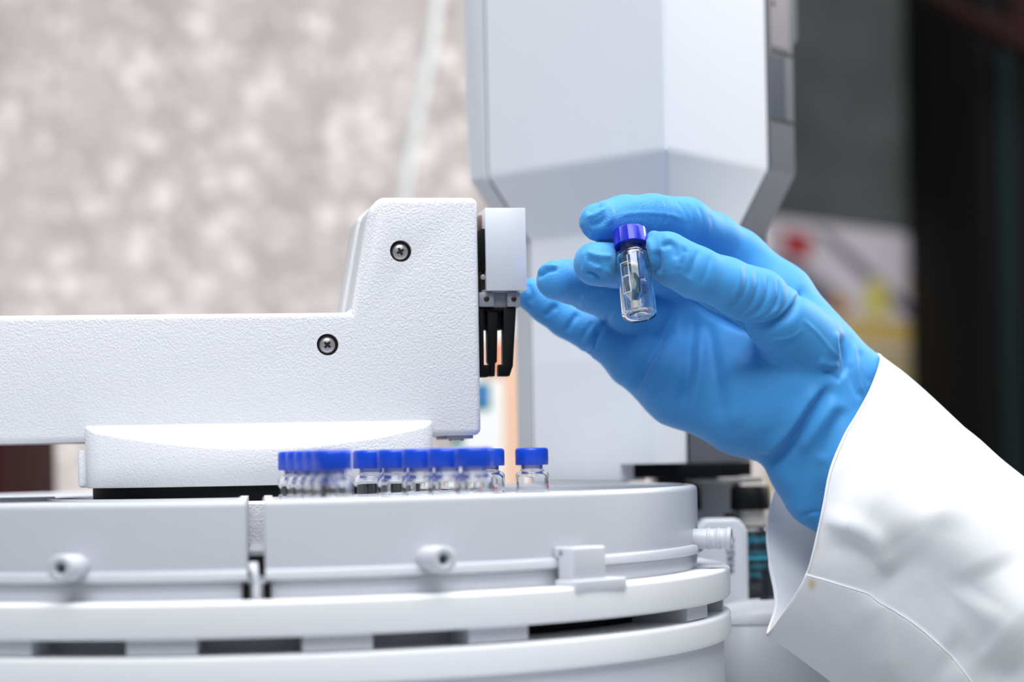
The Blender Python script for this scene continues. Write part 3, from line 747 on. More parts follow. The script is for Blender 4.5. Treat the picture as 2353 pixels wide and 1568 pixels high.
def bottle(uc, Y, label, text, vcap=(1117, 1172), wcap=88, zbase=-68):
    xc = P(uc, 1170, Y)[0]; zt = P(uc, vcap[0], Y)[2]; zc = P(uc, vcap[1], Y)[2]
    rb = wcap * Y / FPX / 2
    b = root('solvent_bottle', (xc, Y, zbase), label, 'bottle', 'solvent bottles in the rack')
    M = Matrix.Translation((xc, Y, 0))
    zsx = P(uc, 1213, Y)[2]
    MB().lathe([(0, zbase), (rb * 1.06, zbase), (rb * 1.12, zbase + .8), (rb * 1.12, zsx - 1.5), (rb * 1.0, zsx - .2), (rb * .8, zsx + .9), (0, zsx + .9)], 40, M).build('bottle_body', M_BOTTLE, b, edge_split=50)
    MB().lathe([(0, zsx + .8), (rb * .8, zsx + .9), (rb * .74, zsx + 2.2), (rb * .74, zc + .5), (0, zc + .5)], 40, M).build('neck', M_CLEARNECK, b, edge_split=50)
    MB().lathe([(0, zc), (rb * 1.02, zc), (rb * 1.03, zc + .4), (rb * .99, zt - .8), (rb * .9, zt), (rb * .4, zt), (0, zt)], 48, M).build('cap', M_BLACK, b, edge_split=40)
    if text:
        R = rb * 1.12 + .05
        def bend(v): 
            a = v.x / R
            return Vector((xc + R * math.sin(a), Y - R * math.cos(a), v.y))
        for body, v_, size in text:
            zz = P(uc, v_, Y)[2]
            if body == '-':
                q = MB()
                L_ = [(-7 + 14 * k / 16) for k in range(17)]
                vv = [bend(Vector((x, zz + h, 0))) for h in (-size / 2, size / 2) for x in L_]
                q.add(vv, [(k, k + 1, k + 18, k + 17) for k in range(16)]).build('printed_bar', M_TEAL, b, smooth=False)
            else:
                me_bend = lambda v, zz=zz: bend(Vector((v.x, v.y + zz, 0)))
                text_mesh(body, size, M_TEAL, 'lettering', b, Matrix.Identity(4), 0, 'CENTER', me_bend, label='teal lettering')
bottle(1723, 882, 'black-capped dark bottle with teal lettering beside the lab coat sleeve',
       [('Agilent', 1238, 5.0), ('Technologies', 1268, 2.4), ('-', 1281, 1.3), ('SOLVENT', 1301, 2.9), ('LEVEL', 1320, 2.9)])
bottle(1568, 886, 'black-capped bottle just behind the right edge of the round tray', None)
# ------------------------------------------------------------------ vial held in the fingers
Y0 = 734.0
MM = Y0 / FPX                    # millimetres per pixel in the plane of the vial
VT, VB = P(1446, 523, Y0 + 5.4), P(1470, 728, Y0 - 5.4)
ax = (VT - VB).normalized(); yv = Vector((0, 1, 0)); yv = (yv - ax * yv.dot(ax)).normalized(); xv = yv.cross(ax)
held = root('held_vial', tuple(VB), 'clear glass vial with a blue cap held between gloved thumb and fingers', 'vial')
held.rotation_euler = Matrix((xv, yv, ax)).transposed().to_euler()
MB().lathe(glass_profile(), 72).build('glass_body', M_GLASS, held, local=True, edge_split=70)
cap_mesh(True, 216).build('cap', M_CAP_DEEP, held, local=True, edge_split=25)
Mi = Matrix.Translation((-1.1, -0.6, 0))
ins = MB().lathe([(0, 1.9), (1.2, 2.0), (1.3, 2.6), (1.35, 5.2), (2.85, 8.2), (2.9, 27), (2.9, 28.8), (2.5, 28.8), (2.5, 8.4), (1.0, 5.4), (.95, 3), (0, 2.8)], 48, Mi).build('insert', M_GLASS_THIN, held, local=True, edge_split=60)
MB().lathe([(0, 3.0), (.85, 3.2), (.9, 5.6), (2.38, 8.7), (2.4, 19.2), (2.1, 18.9), (0, 18.8)], 40, Mi).build('liquid', M_LIQUID, ins, local=True, edge_split=60)
M_FOOT = mat('milky_plastic', (226, 228, 224), 0.4); M_FOOT.node_tree.nodes['Principled BSDF'].inputs['Alpha'].default_value = 0.75
MB().lathe([(1.45, 1.8), (1.75, 1.8), (1.75, 2.4), (1.5, 2.8), (1.5, 5.0), (1.4, 5.0), (1.4, 2.4), (1.45, 1.8)], 32, Mi).build('insert_foot', M_FOOT, ins, local=True, edge_split=40, label='milky foot of the insert')
MB().lathe([(2.1, 18.85), (2.46, 18.9), (2.46, 19.25), (2.1, 19.1), (2.1, 18.85)], 40, Mi).build('meniscus', M_AMBER, ins, local=True, edge_split=60, label='amber rim of the liquid')
def curved(name, rects, m, R, parent, label=None):
    """rects of (x0, x1, z0, z1) wrapped on the cylinder, x measured along the arc, 0 facing the camera"""
    b = MB()
    for x0, x1, z0, z1 in rects:
        n = max(2, int(abs(x1 - x0) / .4)); vv = []
        for z in (z0, z1):
            for k in range(n + 1):
                a = (x0 + (x1 - x0) * k / n) / R; vv.append((R * math.sin(a), -R * math.cos(a), z))
        b.add(vv, [(k, k + 1, n + k + 2, n + k + 1) for k in range(n)])
    return b.build(name, m, parent, local=True, label=label)
RP = 5.9
curved('writing_patch', [(-5.6, -5.2, 7.0, 18.4), (-2.5, -2.1, 7.0, 20.6), (-5.6, -2.1, 7.0, 7.4), (-5.6, -2.1, 18.0, 18.4), (-5.6, -2.1, 12.9, 13.4)], M_FROST, RP, held, 'white framed writing patch')
def wrap(x0, z0, ang=0.0, R=RP, back=False):
    def f(v):
        c, s = math.cos(ang), math.sin(ang)
        x, z = x0 + (-1 if back else 1) * (v.x * c - v.y * s), z0 + v.x * s + v.y * c
        a = x / R
        return Vector((R * math.sin(a), (R if back else -R) * math.cos(a), z))
    return f
text_mesh('mL', 1.7, M_FROST, 'lettering', held, None, 0, 'CENTER', wrap(2.5, 11.0), 'white mL lettering')
text_mesh('- 0', 1.5, M_FROST, 'lettering', held, None, 0, 'CENTER', wrap(.3, 16.4), 'white zero mark')
text_mesh('Agilent', 2.5, M_INK, 'lettering', held, None, 0, 'CENTER', wrap(3.3, 12.6, rad(90), R=5.92, back=True), 'dark lettering seen through the glass from behind')

# ------------------------------------------------------------------ gloved hand: one surface grown from the hand's bones
def B(u, v, dy, r_px):           # bone point: pixel, depth behind the vial plane (mm), radius in pixels
    p = P(u, v, Y0 + dy); return (np.array(p), r_px * (Y0 + dy) / FPX)
chains = {
    'index': [B(1700, 600, 50, 62), B(1640, 548, 42, 57), B(1574, 509, 30, 55), B(1500, 495, 22, 50), B(1432, 499, 19, 48), B(1376, 510, 12, 46)],
    'middle': [B(1610, 650, 56, 62), B(1540, 622, 46, 57), B(1470, 612, 34, 55), B(1414, 608, 20, 52), B(1367, 608, 5, 50)],
    'ring': [B(1540, 730, 58, 62), B(1445, 698, 50, 62), B(1360, 662, 36, 55), B(1310, 646, 26, 50), B(1277, 643, 19, 47)],
    'pinky': [B(1455, 818, 58, 64), B(1380, 772, 60, 51), B(1302, 733, 61, 42), B(1258, 702, 61, 41), B(1222, 679, 61, 39)],
    'thumb_tip': [B(1527, 577, 3, 40), B(1501, 545, 5, 15)],
    'thumb': [B(1850, 790, 34, 88), B(1742, 690, 19, 70), B(1664, 655, 10, 63), B(1600, 627, 5, 60), B(1552, 602, 3, 57), B(1531, 580, 2, 48)],
}
palm = [
    [B(1455, 832, 54, 58), B(1560, 885, 52, 88), B(1715, 930, 48, 112), B(1810, 935, 46, 112)],
    [B(1540, 732, 60, 60), B(1660, 820, 56, 90), B(1800, 880, 50, 95)],
    [B(1610, 655, 58, 62), B(1720, 760, 56, 85), B(1850, 850, 48, 92)],
    [B(1700, 600, 50, 62), B(1790, 690, 50, 76), B(1876, 800, 46, 86)],
    [B(1800, 880, 46, 118), B(1862, 925, 46, 108)],
]
dxp, dyp = 0.79, 0.60
cuff = [
    [B(1880, 838, 46, 78), B(1934, 856, 46, 68), B(1970, 880, 46, 72), B(2040, 985, 48, 70), B(2120, 1080, 48, 56)],
    [B(1800, 965, 46, 96), B(1812, 1010, 46, 72), B(1838, 1080, 46, 66), B(1872, 1140, 46, 64), B(1990, 1230, 46, 60)],
    [B(1860, 920, 44, 108), B(1905, 985, 43, 98), B(1960, 1060, 41, 112), B(2080, 1150, 44, 96)],
]
H = 0.62
allp = [q for c in list(chains.values()) + palm + cuff for q in c]
lo = np.min([q[0] - q[1] for q in allp], 0) - 6; hi = np.max([q[0] + q[1] for q in allp], 0) + 6
nx, ny, nz = (int(math.ceil((hi[i] - lo[i]) / H)) + 1 for i in range(3))
gx, gy, gz = (np.arange(k, dtype=np.float32) * np.float32(H) + np.float32(lo[i]) for i, k in enumerate((nx, ny, nz)))
def smin(a, b, k):
    h = np.clip(0.5 + 0.5 * (b - a) / k, 0, 1)
    return b + (a - b) * h - k * h * (1 - h)
def chain_field(F, chain, k_in=2.5, k_out=4.0, fl=None):
    """smooth-union of tapered bones, itself blended into F"""
    pts = np.array([q[0] for q in chain]); rs = np.array([q[1] for q in chain]); pad = 9 + max(k_in, k_out)
    a = np.maximum(((pts - rs[:, None]).min(0) - pad - lo) / H, 0).astype(int); b = np.minimum(((pts + rs[:, None]).max(0) + pad - lo) / H + 1, (nx, ny, nz)).astype(int)
    X = gx[a[0]:b[0], None, None]; Y = gy[None, a[1]:b[1], None]; Z = gz[None, None, a[2]:b[2]]
    D = None
    for i in range(len(chain) - 1):
        p, q = pts[i].astype(np.float32), pts[i + 1].astype(np.float32); d = q - p; L2 = float(d @ d)
        h = np.clip(((X - p[0]) * d[0] + (Y - p[1]) * d[1] + (Z - p[2]) * d[2]) / L2, 0, 1)
        dist = np.sqrt((X - p[0] - h * d[0]) ** 2 + (Y - p[1] - h * d[1]) ** 2 + (Z - p[2] - h * d[2]) ** 2) - (rs[i] + (rs[i + 1] - rs[i]) * h)
        D = dist if D is None else smin(D, dist, k_in)
    s = (slice(a[0], b[0]), slice(a[1], b[1]), slice(a[2], b[2]))
    F[s] = smin(F[s], D, k_out)
F = np.full((nx, ny, nz), 40.0, np.float32)
for c in palm: chain_field(F, c, 4, 9)
for c in cuff: chain_field(F, c, 3, 7)
Fp = F.copy()
for nm in ('pinky', 'ring', 'middle', 'index', 'thumb'):
    G = Fp.copy(); chain_field(G, chains[nm], 2.0, 5.0 if nm != 'thumb' else 3.5)
    if nm == 'thumb': chain_field(G, chains['thumb_tip'], 1.5, 2.5)
    F = smin(F, G, 0.9)
def surface_nets(F):
    ins_ = F < 0
    s = [slice(None, -1), slice(1, None)]
    cnt = np.zeros([n - 1 for n in F.shape], np.int8)
    for i in (0, 1):
        for j in (0, 1):
            for k in (0, 1): cnt += ins_[s[i], s[j], s[k]]
    act = np.argwhere((cnt > 0) & (cnt < 8)); ids = np.full(cnt.shape, -1, np.int64); ids[tuple(act.T)] = np.arange(len(act))
    acc = np.zeros((len(act), 3)); num = np.zeros(len(act))
    off = np.array([(i, j, k) for i in (0, 1) for j in (0, 1) for k in (0, 1)])
    for e0 in off:
        for d in range(3):
            if e0[d]: continue
            e1 = e0.copy(); e1[d] = 1
            f0 = F[tuple((act + e0).T)].astype(float); f1 = F[tuple((act + e1).T)].astype(float)
            m = (f0 < 0) != (f1 < 0); t = np.zeros(len(act)); t[m] = f0[m] / (f0[m] - f1[m])
            acc[m] += (e0 + t[:, None] * (e1 - e0))[m]; num += m
    verts = act + acc / num[:, None]
    quads = []
    for d in range(3):
        o = [q for q in range(3) if q != d]
        a = [slice(None)] * 3; b_ = [slice(None)] * 3; a[d] = slice(None, -1); b_[d] = slice(1, None)
        cr = ins_[tuple(a)] != ins_[tuple(b_)]; e = np.argwhere(cr)
        e = e[(e[:, o[0]] > 0) & (e[:, o[1]] > 0) & (e[:, o[0]] < F.shape[o[0]] - 1) & (e[:, o[1]] < F.shape[o[1]] - 1)]
        q = []
        for da, db in ((0, 0), (1, 0), (1, 1), (0, 1)):
            c = e.copy(); c[:, o[0]] -= da; c[:, o[1]] -= db; q.append(ids[tuple(c.T)])
        quads.append(np.stack(q, 1))
    return verts, np.concatenate(quads)
gv, gq = surface_nets(F)
gv = gv * H + lo
# even out the lattice, then lay folds and creases in along the normals
def vert_normals(v, q):
    n = np.cross(v[q[:, 2]] - v[q[:, 0]], v[q[:, 3]] - v[q[:, 1]]); N = np.zeros_like(v)
    for k in range(4): np.add.at(N, q[:, k], n)
    return N / np.maximum(np.linalg.norm(N, axis=1), 1e-9)[:, None]
def relax(v, q, it=2, w=0.5):
    e = np.concatenate([q[:, [0, 1]], q[:, [1, 2]], q[:, [2, 3]], q[:, [3, 0]]])
    for _ in range(it):
        S = np.zeros_like(v); C = np.zeros(len(v))
        np.add.at(S, e[:, 0], v[e[:, 1]]); np.add.at(C, e[:, 0], 1)
        np.add.at(S, e[:, 1], v[e[:, 0]]); np.add.at(C, e[:, 1], 1)
        v = v + w * (S / np.maximum(C, 1)[:, None] - v)
    return v
# make every quad point outwards (towards larger field)
def field_at(p):
    i = np.clip(((p - lo) / H).round().astype(int), 0, np.array(F.shape) - 1); return F[tuple(i.T)]
c4 = gv[gq].mean(1); fn = np.cross(gv[gq[:, 2]] - gv[gq[:, 0]], gv[gq[:, 3]] - gv[gq[:, 1]]); fn /= np.maximum(np.linalg.norm(fn, axis=1), 1e-9)[:, None]
flip = field_at(c4 + fn * 1.3) < field_at(c4 - fn * 1.3); gq[flip] = gq[flip][:, ::-1]
gv = relax(gv, gq, 3, 0.5)
def poly_dist(u, v, pts):
    """distance in pixels to a polyline, signed side, and position along it 0..1"""
    best = np.full(u.shape, 1e9); side = np.zeros(u.shape); tt = np.zeros(u.shape)
    pts = np.array([tuple(p)[:2] for p in spline([(a, b, 0) for a, b in pts], 6)]) if len(pts) > 2 else np.array(pts, float)
    L = np.concatenate([[0], np.cumsum(np.linalg.norm(np.diff(pts, axis=0), axis=1))]); L /= L[-1]
    for i in range(len(pts) - 1):
        p, d = pts[i], pts[i + 1] - pts[i]; l2 = d @ d
        h = np.clip(((u - p[0]) * d[0] + (v - p[1]) * d[1]) / l2, 0, 1)
        ex, ey = u - p[0] - h * d[0], v - p[1] - h * d[1]; di = np.hypot(ex, ey)
        m = di < best; best[m] = di[m]; side[m] = np.sign(d[0] * ey - d[1] * ex)[m]; tt[m] = (L[i] + h * (L[i + 1] - L[i]))[m]
    return best, side, tt
def fold(disp, u, v, mask, pts, w, a, w2=None):
    """groove (a < 0) or ridge (a > 0), a mm deep, w px wide; w2 sets the width on the far side"""
    d, s, t = poly_dist(u, v, pts)
    ww = np.where(s > 0, w2 or w, w)
    disp += mask * a * np.exp(-(d / ww) ** 2) * (lambda q: q * q * (3 - 2 * q))(np.clip(np.minimum(t, 1 - t) * 5, 0, 1))
GN = vert_normals(gv, gq)
gu, gw = to_px(gv[:, 0], gv[:, 1], gv[:, 2]); dep = gv[:, 1] - Y0
front = (GN[:, 1] < 0.25).astype(float)
near = front * (dep < 31); far_ = front * (dep > 16); anyf = front
disp = np.zeros(len(gv))
GF = [
    # thumb: loose tip, seam cross, wrinkles over the joint and the folds at its root
    ('n', [(1507, 575), (1512, 605), (1506, 632)], 8, -1.5), ('n', [(1484, 545), (1494, 560), (1500, 600), (1496, 625)], 7, 1.1),
    ('n', [(1515, 572), (1532, 562), (1548, 566), (1554, 600)], 7, -0.9), ('n', [(1520, 540), (1550, 556), (1580, 570)], 8, .5), ('n', [(1552, 622), (1598, 652)], 3.5, .35), ('n', [(1552, 622), (1532, 654)], 3.5, .4), ('n', [(1552, 622), (1577, 577)], 5, .4),
    ('n', [(1578, 572), (1570, 595), (1560, 612)], 6, -.45), ('n', [(1606, 572), (1592, 612), (1580, 640)], 6, -.45), ('n', [(1636, 580), (1622, 630), (1604, 660)], 7, -.4),
    ('n', [(1716, 600), (1718, 650), (1700, 690), (1668, 706)], 5, -.8), ('n', [(1700, 600), (1700, 650), (1682, 690)], 6, .35), ('n', [(1738, 614), (1742, 660), (1722, 705), (1690, 722)], 5, -.6),
    ('n', [(1762, 625), (1765, 670), (1744, 712), (1700, 735)], 5, -.65), ('n', [(1786, 632), (1790, 680), (1768, 720), (1712, 745)], 5, -.7), ('n', [(1808, 640), (1812, 680), (1794, 716), (1750, 742)], 5, -.6),
    # index: creases over the bend
    ('n', [(1527, 452), (1534, 480), (1530, 520)], 4, -.45), ('n', [(1508, 452), (1514, 485), (1508, 530)], 4, -.3), ('n', [(1476, 460), (1480, 490), (1474, 535)], 4, -.25), ('f', [(1572, 462), (1590, 490), (1596, 530), (1588, 560)], 4, -.6),
    ('f', [(1554, 458), (1578, 492), (1584, 530)], 4, -.4), ('f', [(1600, 470), (1614, 500), (1612, 560)], 4, -.45), ('f', [(1628, 490), (1636, 520), (1624, 570)], 4, -.3), ('n', [(1410, 512), (1440, 492), (1530, 492), (1585, 512)], 4, .4),
    ('n', [(1350, 492), (1366, 474), (1386, 470)], 6, -1.0), ('n', [(1386, 470), (1400, 480), (1404, 500), (1390, 515)], 8, .55), ('n', [(1345, 502), (1370, 492), (1392, 478)], 4, .6),
    ('n', [(1336, 520), (1355, 545)], 6, -.5), ('n', [(1395, 495), (1380, 512), (1350, 520)], 7, -.6),
    # middle tip
    ('n', [(1342, 576), (1372, 588), (1410, 590)], 5, .6), ('n', [(1342, 576), (1345, 605), (1338, 632)], 5, .5), ('n', [(1345, 626), (1365, 632), (1384, 645)], 5, -1.0), ('n', [(1362, 615), (1388, 618), (1404, 640)], 6, .5), ('n', [(1345, 595), (1375, 606), (1392, 625)], 6, -.5),
    # ring and little fingertips
    ('a', [(1233, 640), (1256, 622), (1284, 618)], 5, -1.0), ('a', [(1234, 634), (1250, 612), (1288, 612)], 4, .5), ('a', [(1340, 715), (1362, 690), (1390, 668)], 5, -.4), ('a', [(1318, 706), (1340, 680)], 5, -.35),
    ('a', [(1248, 730), (1268, 712), (1282, 700)], 6, -.8), ('a', [(1298, 766), (1312, 742), (1330, 716)], 6, -.8), ('a', [(1330, 790), (1346, 762), (1366, 736)], 6, -.5), ('a', [(1212, 650), (1222, 678), (1216, 700)], 6, -.6),
    # palm: long folds fanning out from under the thumb
    ('f', [(1356, 812), (1372, 770), (1410, 715)], 5, -.6), ('a', [(1570, 684), (1610, 700), (1655, 724), (1712, 749), (1765, 747), (1812, 720), (1838, 676), (1842, 650)], 5, -2.8, 12), ('a', [(1345, 826), (1358, 795), (1380, 745)], 8, -1.3), ('a', [(1640, 706), (1700, 730), (1755, 728), (1800, 702)], 9, .7), ('f', [(1448, 905), (1490, 830), (1526, 768), (1562, 690)], 14, -2.3), ('f', [(1462, 915), (1496, 850), (1545, 762)], 8, 1.5, 20),
    ('f', [(1565, 950), (1582, 860), (1586, 780), (1592, 700)], 18, -2.3), ('f', [(1612, 740), (1606, 850), (1590, 960)], 14, 1.3), ('f', [(1655, 980), (1650, 900), (1632, 800), (1618, 720)], 18, -1.8), ('f', [(1690, 990), (1690, 880), (1720, 810)], 22, 1.2),
    ('f', [(1420, 860), (1450, 800), (1480, 760)], 14, .5), ('f', [(1710, 800), (1760, 808), (1830, 790)], 8, -.35), ('f', [(1720, 778), (1780, 784), (1850, 755)], 9, .35),
    ('f', [(1838, 728), (1880, 768), (1916, 812), (1934, 838)], 4, .35),
    # wrist: gathered creases and the diagonal fold into the cuff
    ('f', [(1936, 765), (1940, 800), (1944, 840), (1930, 872)], 6, -2.0), ('f', [(1922, 760), (1926, 800), (1925, 830)], 6, .6), ('f', [(1880, 830), (1905, 840), (1930, 836)], 9, .8), ('f', [(1890, 850), (1915, 862), (1932, 880)], 6, -.8),
    ('f', [(1960, 780), (1968, 850), (1984, 915)], 5, .8), ('f', [(1975, 800), (1990, 860), (2000, 890)], 6, -.5), ('f', [(1950, 830), (1960, 880), (1978, 922)], 8, -.7),
    ('f', [(1728, 1052), (1776, 1054), (1824, 1010), (1870, 940), (1915, 880)], 11, -3.8, 15), ('f', [(1740, 1040), (1772, 1034), (1806, 1004), (1850, 945), (1890, 885)], 20, 1.3), ('f', [(1830, 1040), (1880, 980), (1930, 910)], 20, 1.1), ('f', [(1880, 1060), (1912, 990), (1940, 930)], 14, -.8),
    ('f', [(1870, 1190), (1880, 1120), (1890, 1050)], 14, -.7), ('f', [(1840, 1190), (1864, 1180), (1890, 1178)], 5, -.6),
]
for it in GF:
    tips = 1.4 if max(q[0] for q in it[1]) < 1415 else 1.0
    fold(disp, gu, gw, {'n': near, 'f': far_, 'a': anyf}[it[0]], it[1], it[2], it[3] * tips, it[4] if len(it) > 4 else None)
# loose rubber is never quite even
nz_ = np.array([noise.noise(Vector(p) * 0.055) * 0.55 + noise.noise(Vector(p) * 0.14 + Vector((7, 3, 1))) * 0.22 for p in gv])
gv2 = gv + GN * (disp + nz_)[:, None]
gv2 = relax(gv2, gq, 1, 0.35)

M_GLOVE = bpy.data.materials.new('blue_nitrile'); M_GLOVE.use_nodes = True
_nt = M_GLOVE.node_tree; _b = _nt.nodes['Principled BSDF']
_b.inputs['Base Color'].default_value = (0.048, 0.295, 0.67, 1); _b.inputs['Roughness'].default_value = 0.6
_b.inputs['Specular IOR Level'].default_value = 0.35
_b.inputs['Sheen Weight'].default_value = 0.3; _b.inputs['Sheen Roughness'].default_value = 0.45; _b.inputs['Sheen Tint'].default_value = (0.85, 0.95, 1, 1)
_at = _nt.nodes.new('ShaderNodeAttribute'); _at.attribute_name = 'grip'
_tc = _nt.nodes.new('ShaderNodeTexCoord')
_n1 = _nt.nodes.new('ShaderNodeTexNoise'); _n1.inputs['Scale'].default_value = 1500; _n1.inputs['Detail'].default_value = 2
_nt.links.new(_tc.outputs['Object'], _n1.inputs['Vector'])
_ml = _nt.nodes.new('ShaderNodeMath'); _ml.operation = 'MULTIPLY'; _nt.links.new(_at.outputs['Fac'], _ml.inputs[0]); _nt.links.new(_n1.outputs['Fac'], _ml.inputs[1])
_bp = _nt.nodes.new('ShaderNodeBump'); _bp.inputs['Distance'].default_value = 0.0004; _bp.inputs['Strength'].default_value = 0.5
_nt.links.new(_ml.outputs[0], _bp.inputs['Height']); _nt.links.new(_bp.outputs['Normal'], _b.inputs['Normal'])

person = root('person', tuple(P(1900, 950, Y0 + 45)), 'person reaching in from the right, blue-gloved hand in a white lab coat sleeve', 'person')
glove = link('glove', gv2.tolist(), gq.tolist(), M_GLOVE, person, label='blue rubber glove')
grip = np.clip(1.35 - np.clip((gu - 1420) / 160, 0, 2), 0.12, 1)
at = glove.data.attributes.new('grip', 'FLOAT', 'POINT'); at.data.foreach_set('value', grip.astype(np.float32))

# ------------------------------------------------------------------ lab coat sleeve
near_e = [(2025, 824, 36), (2003, 893, 14), (1970, 955, 4), (1942, 1002, -2), (1910, 1080, -7), (1894, 1160, -9), (1883, 1213, -9), (1867, 1283, -8), (1853, 1325, -6), (1834, 1362, -3), (1803, 1410, 4)]
tip_e = [(1766, 1456, 18)]
far_e = [(1784, 1384, 36), (1769, 1290, 50), (1765, 1210, 62), (1788, 1110, 74), (1850, 985, 80), (1930, 890, 74), (1994, 824, 58)]
ctrl = near_e + tip_e + far_e; NC = len(ctrl)
def closed_spline(pts, n):
    N = len(pts); out = []
    for i in range(n):
        x = i * N / n; k = int(x); t = x - k
        p0, p1, p2, p3 = (np.array(pts[(k + j) % N], float) for j in (-1, 0, 1, 2))
        out.append(0.5 * ((2 * p1) + (p2 - p0) * t + (2 * p0 - 5 * p1 + 4 * p2 - p3) * t * t + (3 * p1 - p0 - 3 * p2 + p3) * t ** 3))
    return np.array(out)
NT, NS, SMAX = 380, 230, 950.0
O = closed_spline(ctrl, NT)
cen = O.mean(0)
ss = SMAX * (np.linspace(0, 1, NS) ** 1.15)
grid = np.zeros((NS, NT, 3))
for i, s in enumerate(ss):
    f = min(1, s / 380.0); f = f * f * (3 - 2 * f)
    L = O.copy()
    # away from the opening the section rounds out to an even oval
    ang = np.linspace(0, 2 * np.pi, NT, endpoint=False)
    k0 = int(NT * 11 / NC); th = np.where(np.arange(NT) <= k0, np.arange(NT) / k0 * np.pi, np.pi + (np.arange(NT) - k0) / (NT - k0) * np.pi)
    E = np.stack([cen[0] + 14 + np.cos(th) * 133, cen[1] + 8 - np.cos(th) * 296, 36 - np.sin(th) * 41], 1)
    L = L * (1 - f * .92) + E * f * .92
    grid[i] = L + np.array([dxp * s, dyp * s, -0.010 * s])
flat = grid.reshape(-1, 3)
SP = np.array([P(a, b, Y0 + c) for a, b, c in flat])
idx = np.arange(NS * NT).reshape(NS, NT)
sq = np.stack([idx[:-1, :], np.roll(idx[:-1, :], -1, 1), np.roll(idx[1:, :], -1, 1), idx[1:, :]], -1).reshape(-1, 4)
SNrm = vert_normals(SP, sq)
cc = SP.mean(0); 
if np.mean(np.sum((SP - P(cen[0] + dxp * 300, cen[1] + dyp * 300, Y0 + 40)) * SNrm, 1)) < 0: SNrm = -SNrm; sq = sq[:, ::-1]
su, sv = to_px(SP[:, 0], SP[:, 1], SP[:, 2])
sfront = (np.tile(np.arange(NT), NS) <= k0 + 14).astype(float)
sd = np.zeros(len(SP))
SF = [
    ([(1850, 1178), (1900, 1196), (1960, 1220), (2006, 1252), (2034, 1296), (2060, 1330)], 30, 2.3, 17), ([(1870, 1245), (1935, 1256), (1980, 1274), (2004, 1340), (2020, 1400)], 26, -1.2),
    ([(2066, 1290), (2110, 1340), (2150, 1390), (2200, 1450), (2290, 1560)], 34, 1.5, 60), ([(1992, 1262), (2004, 1320), (2016, 1390), (2032, 1470), (2060, 1570)], 22, 1.6, 44),
    ([(1890, 1090), (1990, 1150), (2060, 1190), (2160, 1210), (2250, 1290), (2330, 1400), (2440, 1500)], 95, 5.5), ([(1990, 1250), (2080, 1330), (2160, 1400), (2260, 1500), (2380, 1640)], 80, -4.2),
    ([(1930, 1060), (1985, 1150), (2030, 1250), (2070, 1300)], 60, -1.2),
    ([(2140, 1230), (2172, 1120), (2206, 1030), (2220, 980)], 30, 1.5, 60), ([(2170, 1120), (2225, 1220), (2270, 1330)], 80, 1.5), ([(2230, 1400), (2300, 1310), (2400, 1240)], 80, -2.4),
    ([(2160, 1480), (2240, 1520), (2350, 1590)], 50, -1.4), ([(2260, 1470), (2320, 1510), (2400, 1540)], 60, .9), ([(1960, 1420), (2080, 1500), (2180, 1590)], 60, -1.2),
]
for k_, it in enumerate(SF): fold(sd, su, sv, sfront, it[0], it[1], it[2] * (1.0 if k_ == 0 else 0.85), it[3] if len(it) > 3 else None)
ns = np.array([noise.noise(Vector(p) * 0.022 + Vector((5, 9, 2))) * 1.2 for p in SP])
taper = np.clip(np.repeat(ss, NT) / 60.0, 0.12, 1)
SP2 = SP + SNrm * ((sd + ns) * taper)[:, None]
# flap overlapping the cuff: the part below the seam line stands a cloth's thickness proud
tj = np.tile(np.arange(NT), NS) / NT * NC; si = np.repeat(ss, NT)
FLAP = [(1840, 1316), (1860, 1320), (1920, 1338), (1990, 1360), (2022, 1384), (2090, 1424), (2150, 1472), (2195, 1520), (2232, 1570), (2290, 1660), (2340, 1750)]
_, sgn, _ = poly_dist(su, sv, FLAP); sgn = sgn.reshape(NS, NT)
tcut = []
for i in range(NS):
    ok = [j for j in range(4, k0 - 2) if sgn[i, j] < 0 <= sgn[i, j + 1]]
    j = ok[-1] if ok else (int(tcut[-1]) if tcut else int(8 * NT / NC))
    d0 = poly_dist(su[idx[i, [j, j + 1]]], sv[idx[i, [j, j + 1]]], FLAP)[0]
    tcut.append(j + (d0[0] / max(d0.sum(), 1e-6)))
tcut = np.convolve(np.pad(tcut, 3, mode='edge'), np.ones(7) / 7, 'valid')
step = np.clip((np.tile(np.arange(NT), NS) - np.repeat(tcut, NT)) / 1.6, 0, 1) * (tj < 13.0)
M_COAT = bpy.data.materials.new('white_twill'); M_COAT.use_nodes = True
_nt = M_COAT.node_tree; _b = _nt.nodes['Principled BSDF']
_b.inputs['Base Color'].default_value = (0.70, 0.71, 0.74, 1); _b.inputs['Roughness'].default_value = 0.85; _b.inputs['Specular IOR Level'].default_value = 0.2
_b.inputs['Sheen Weight'].default_value = 0.15
_tc = _nt.nodes.new('ShaderNodeTexCoord'); _mp = _nt.nodes.new('ShaderNodeMapping'); _mp.inputs['Rotation'].default_value = (0, rad(8), 0)
_wv = _nt.nodes.new('ShaderNodeTexWave'); _wv.bands_direction = 'Z'; _wv.inputs['Scale'].default_value = 880; _wv.inputs['Distortion'].default_value = 0.6; _wv.inputs['Detail'].default_value = 1
_nt.links.new(_tc.outputs['Object'], _mp.inputs['Vector']); _nt.links.new(_mp.outputs['Vector'], _wv.inputs['Vector'])
_bp = _nt.nodes.new('ShaderNodeBump'); _bp.inputs['Distance'].default_value = 0.00012; _bp.inputs['Strength'].default_value = 0.17
_nt.links.new(_wv.outputs['Fac'], _bp.inputs['Height']); _nt.links.new(_bp.outputs['Normal'], _b.inputs['Normal'])
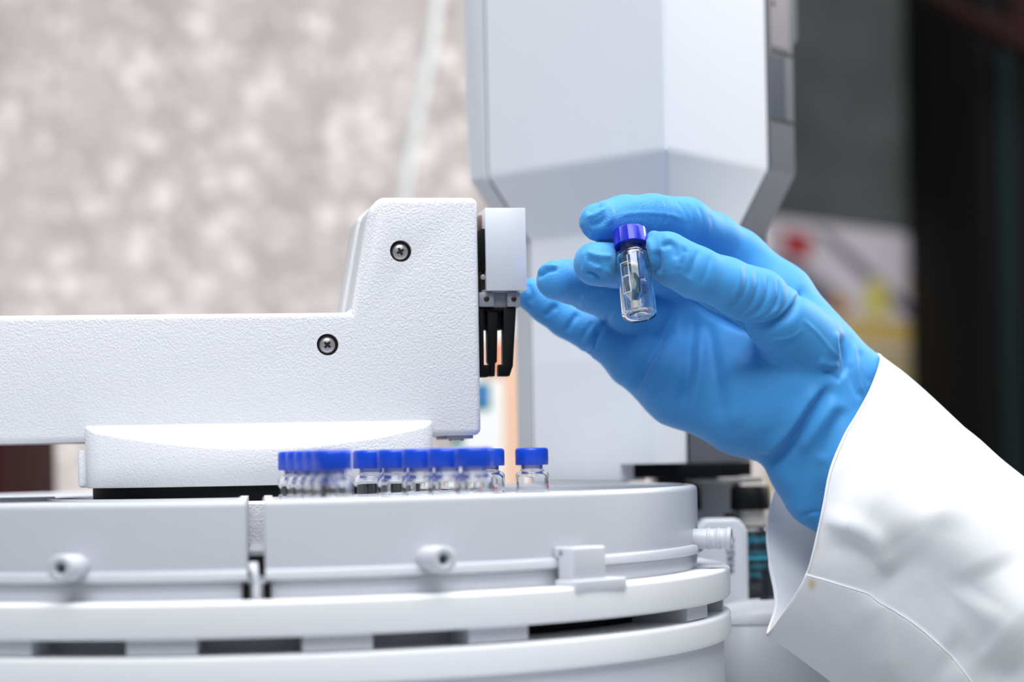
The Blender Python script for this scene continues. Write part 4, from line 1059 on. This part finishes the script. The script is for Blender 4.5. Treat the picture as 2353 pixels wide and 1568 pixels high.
# cloth thickness: outer layer, inner layer, rim
SNo = vert_normals(SP2, sq)
if np.mean(np.sum(SNo * SNrm, 1)) < 0: SNo = -SNo
outer = SP2 + SNo * (0.35 + 0.8 * step)[:, None]; inner = SP2 - SNo * 0.45
n0 = len(outer)
faces = sq.tolist() + [[a + n0 for a in f[::-1]] for f in sq.tolist()]
for j in range(NT):
    j2 = (j + 1) % NT
    faces.append([idx[0, j2], idx[0, j], n0 + idx[0, j], n0 + idx[0, j2]])
    faces.append([idx[-1, j], idx[-1, j2], n0 + idx[-1, j2], n0 + idx[-1, j]])
stain = np.exp(-(((su - 1866) / 9) ** 2 + ((sv - 1341) / 13) ** 2)) * .8 + np.exp(-(((su - 1877) / 6) ** 2 + ((sv - 1245) / 26) ** 2)) * .45 + np.exp(-(((su - 1771) / 6) ** 2 + ((sv - 1440) / 16) ** 2)) * .4
_at = _nt.nodes.new('ShaderNodeAttribute'); _at.attribute_name = 'stain'
_mx = _nt.nodes.new('ShaderNodeMixRGB'); _mx.inputs[1].default_value = (0.70, 0.71, 0.74, 1); _mx.inputs[2].default_value = (0.50, 0.38, 0.20, 1)
_nt.links.new(_at.outputs['Fac'], _mx.inputs[0]); _nt.links.new(_mx.outputs[0], _b.inputs['Base Color'])
sleeve = link('coat_sleeve', np.concatenate([outer, inner]).tolist(), faces, M_COAT, person, label='white lab coat sleeve')
_a = sleeve.data.attributes.new('stain', 'FLOAT', 'POINT'); _a.data.foreach_set('value', np.concatenate([stain * sfront] * 2).astype(np.float32))
# stitched seam cord along the flap's edge and the turned hem of the opening
line = []
for i in range(0, NS):
    s = ss[i]
    if s > 520: break
    x = tcut[i] + 1.0; j = int(x); line.append(Vector(outer[idx[i, j]] * (1 - x + j) + outer[idx[i, j + 1]] * (x - j)))
MB().tube(line[::3], 0.36, 8).build('flap_edge', M_COAT, sleeve, label='turned edge of the cuff flap')
hem = [Vector((outer[idx[0, j]] + inner[idx[0, j]]) / 2) for j in range(0, NT, 2)]
hem.append(hem[0]); MB().tube(hem, 0.62, 8).build('hem', M_COAT, sleeve, label='turned hem of the cuff')
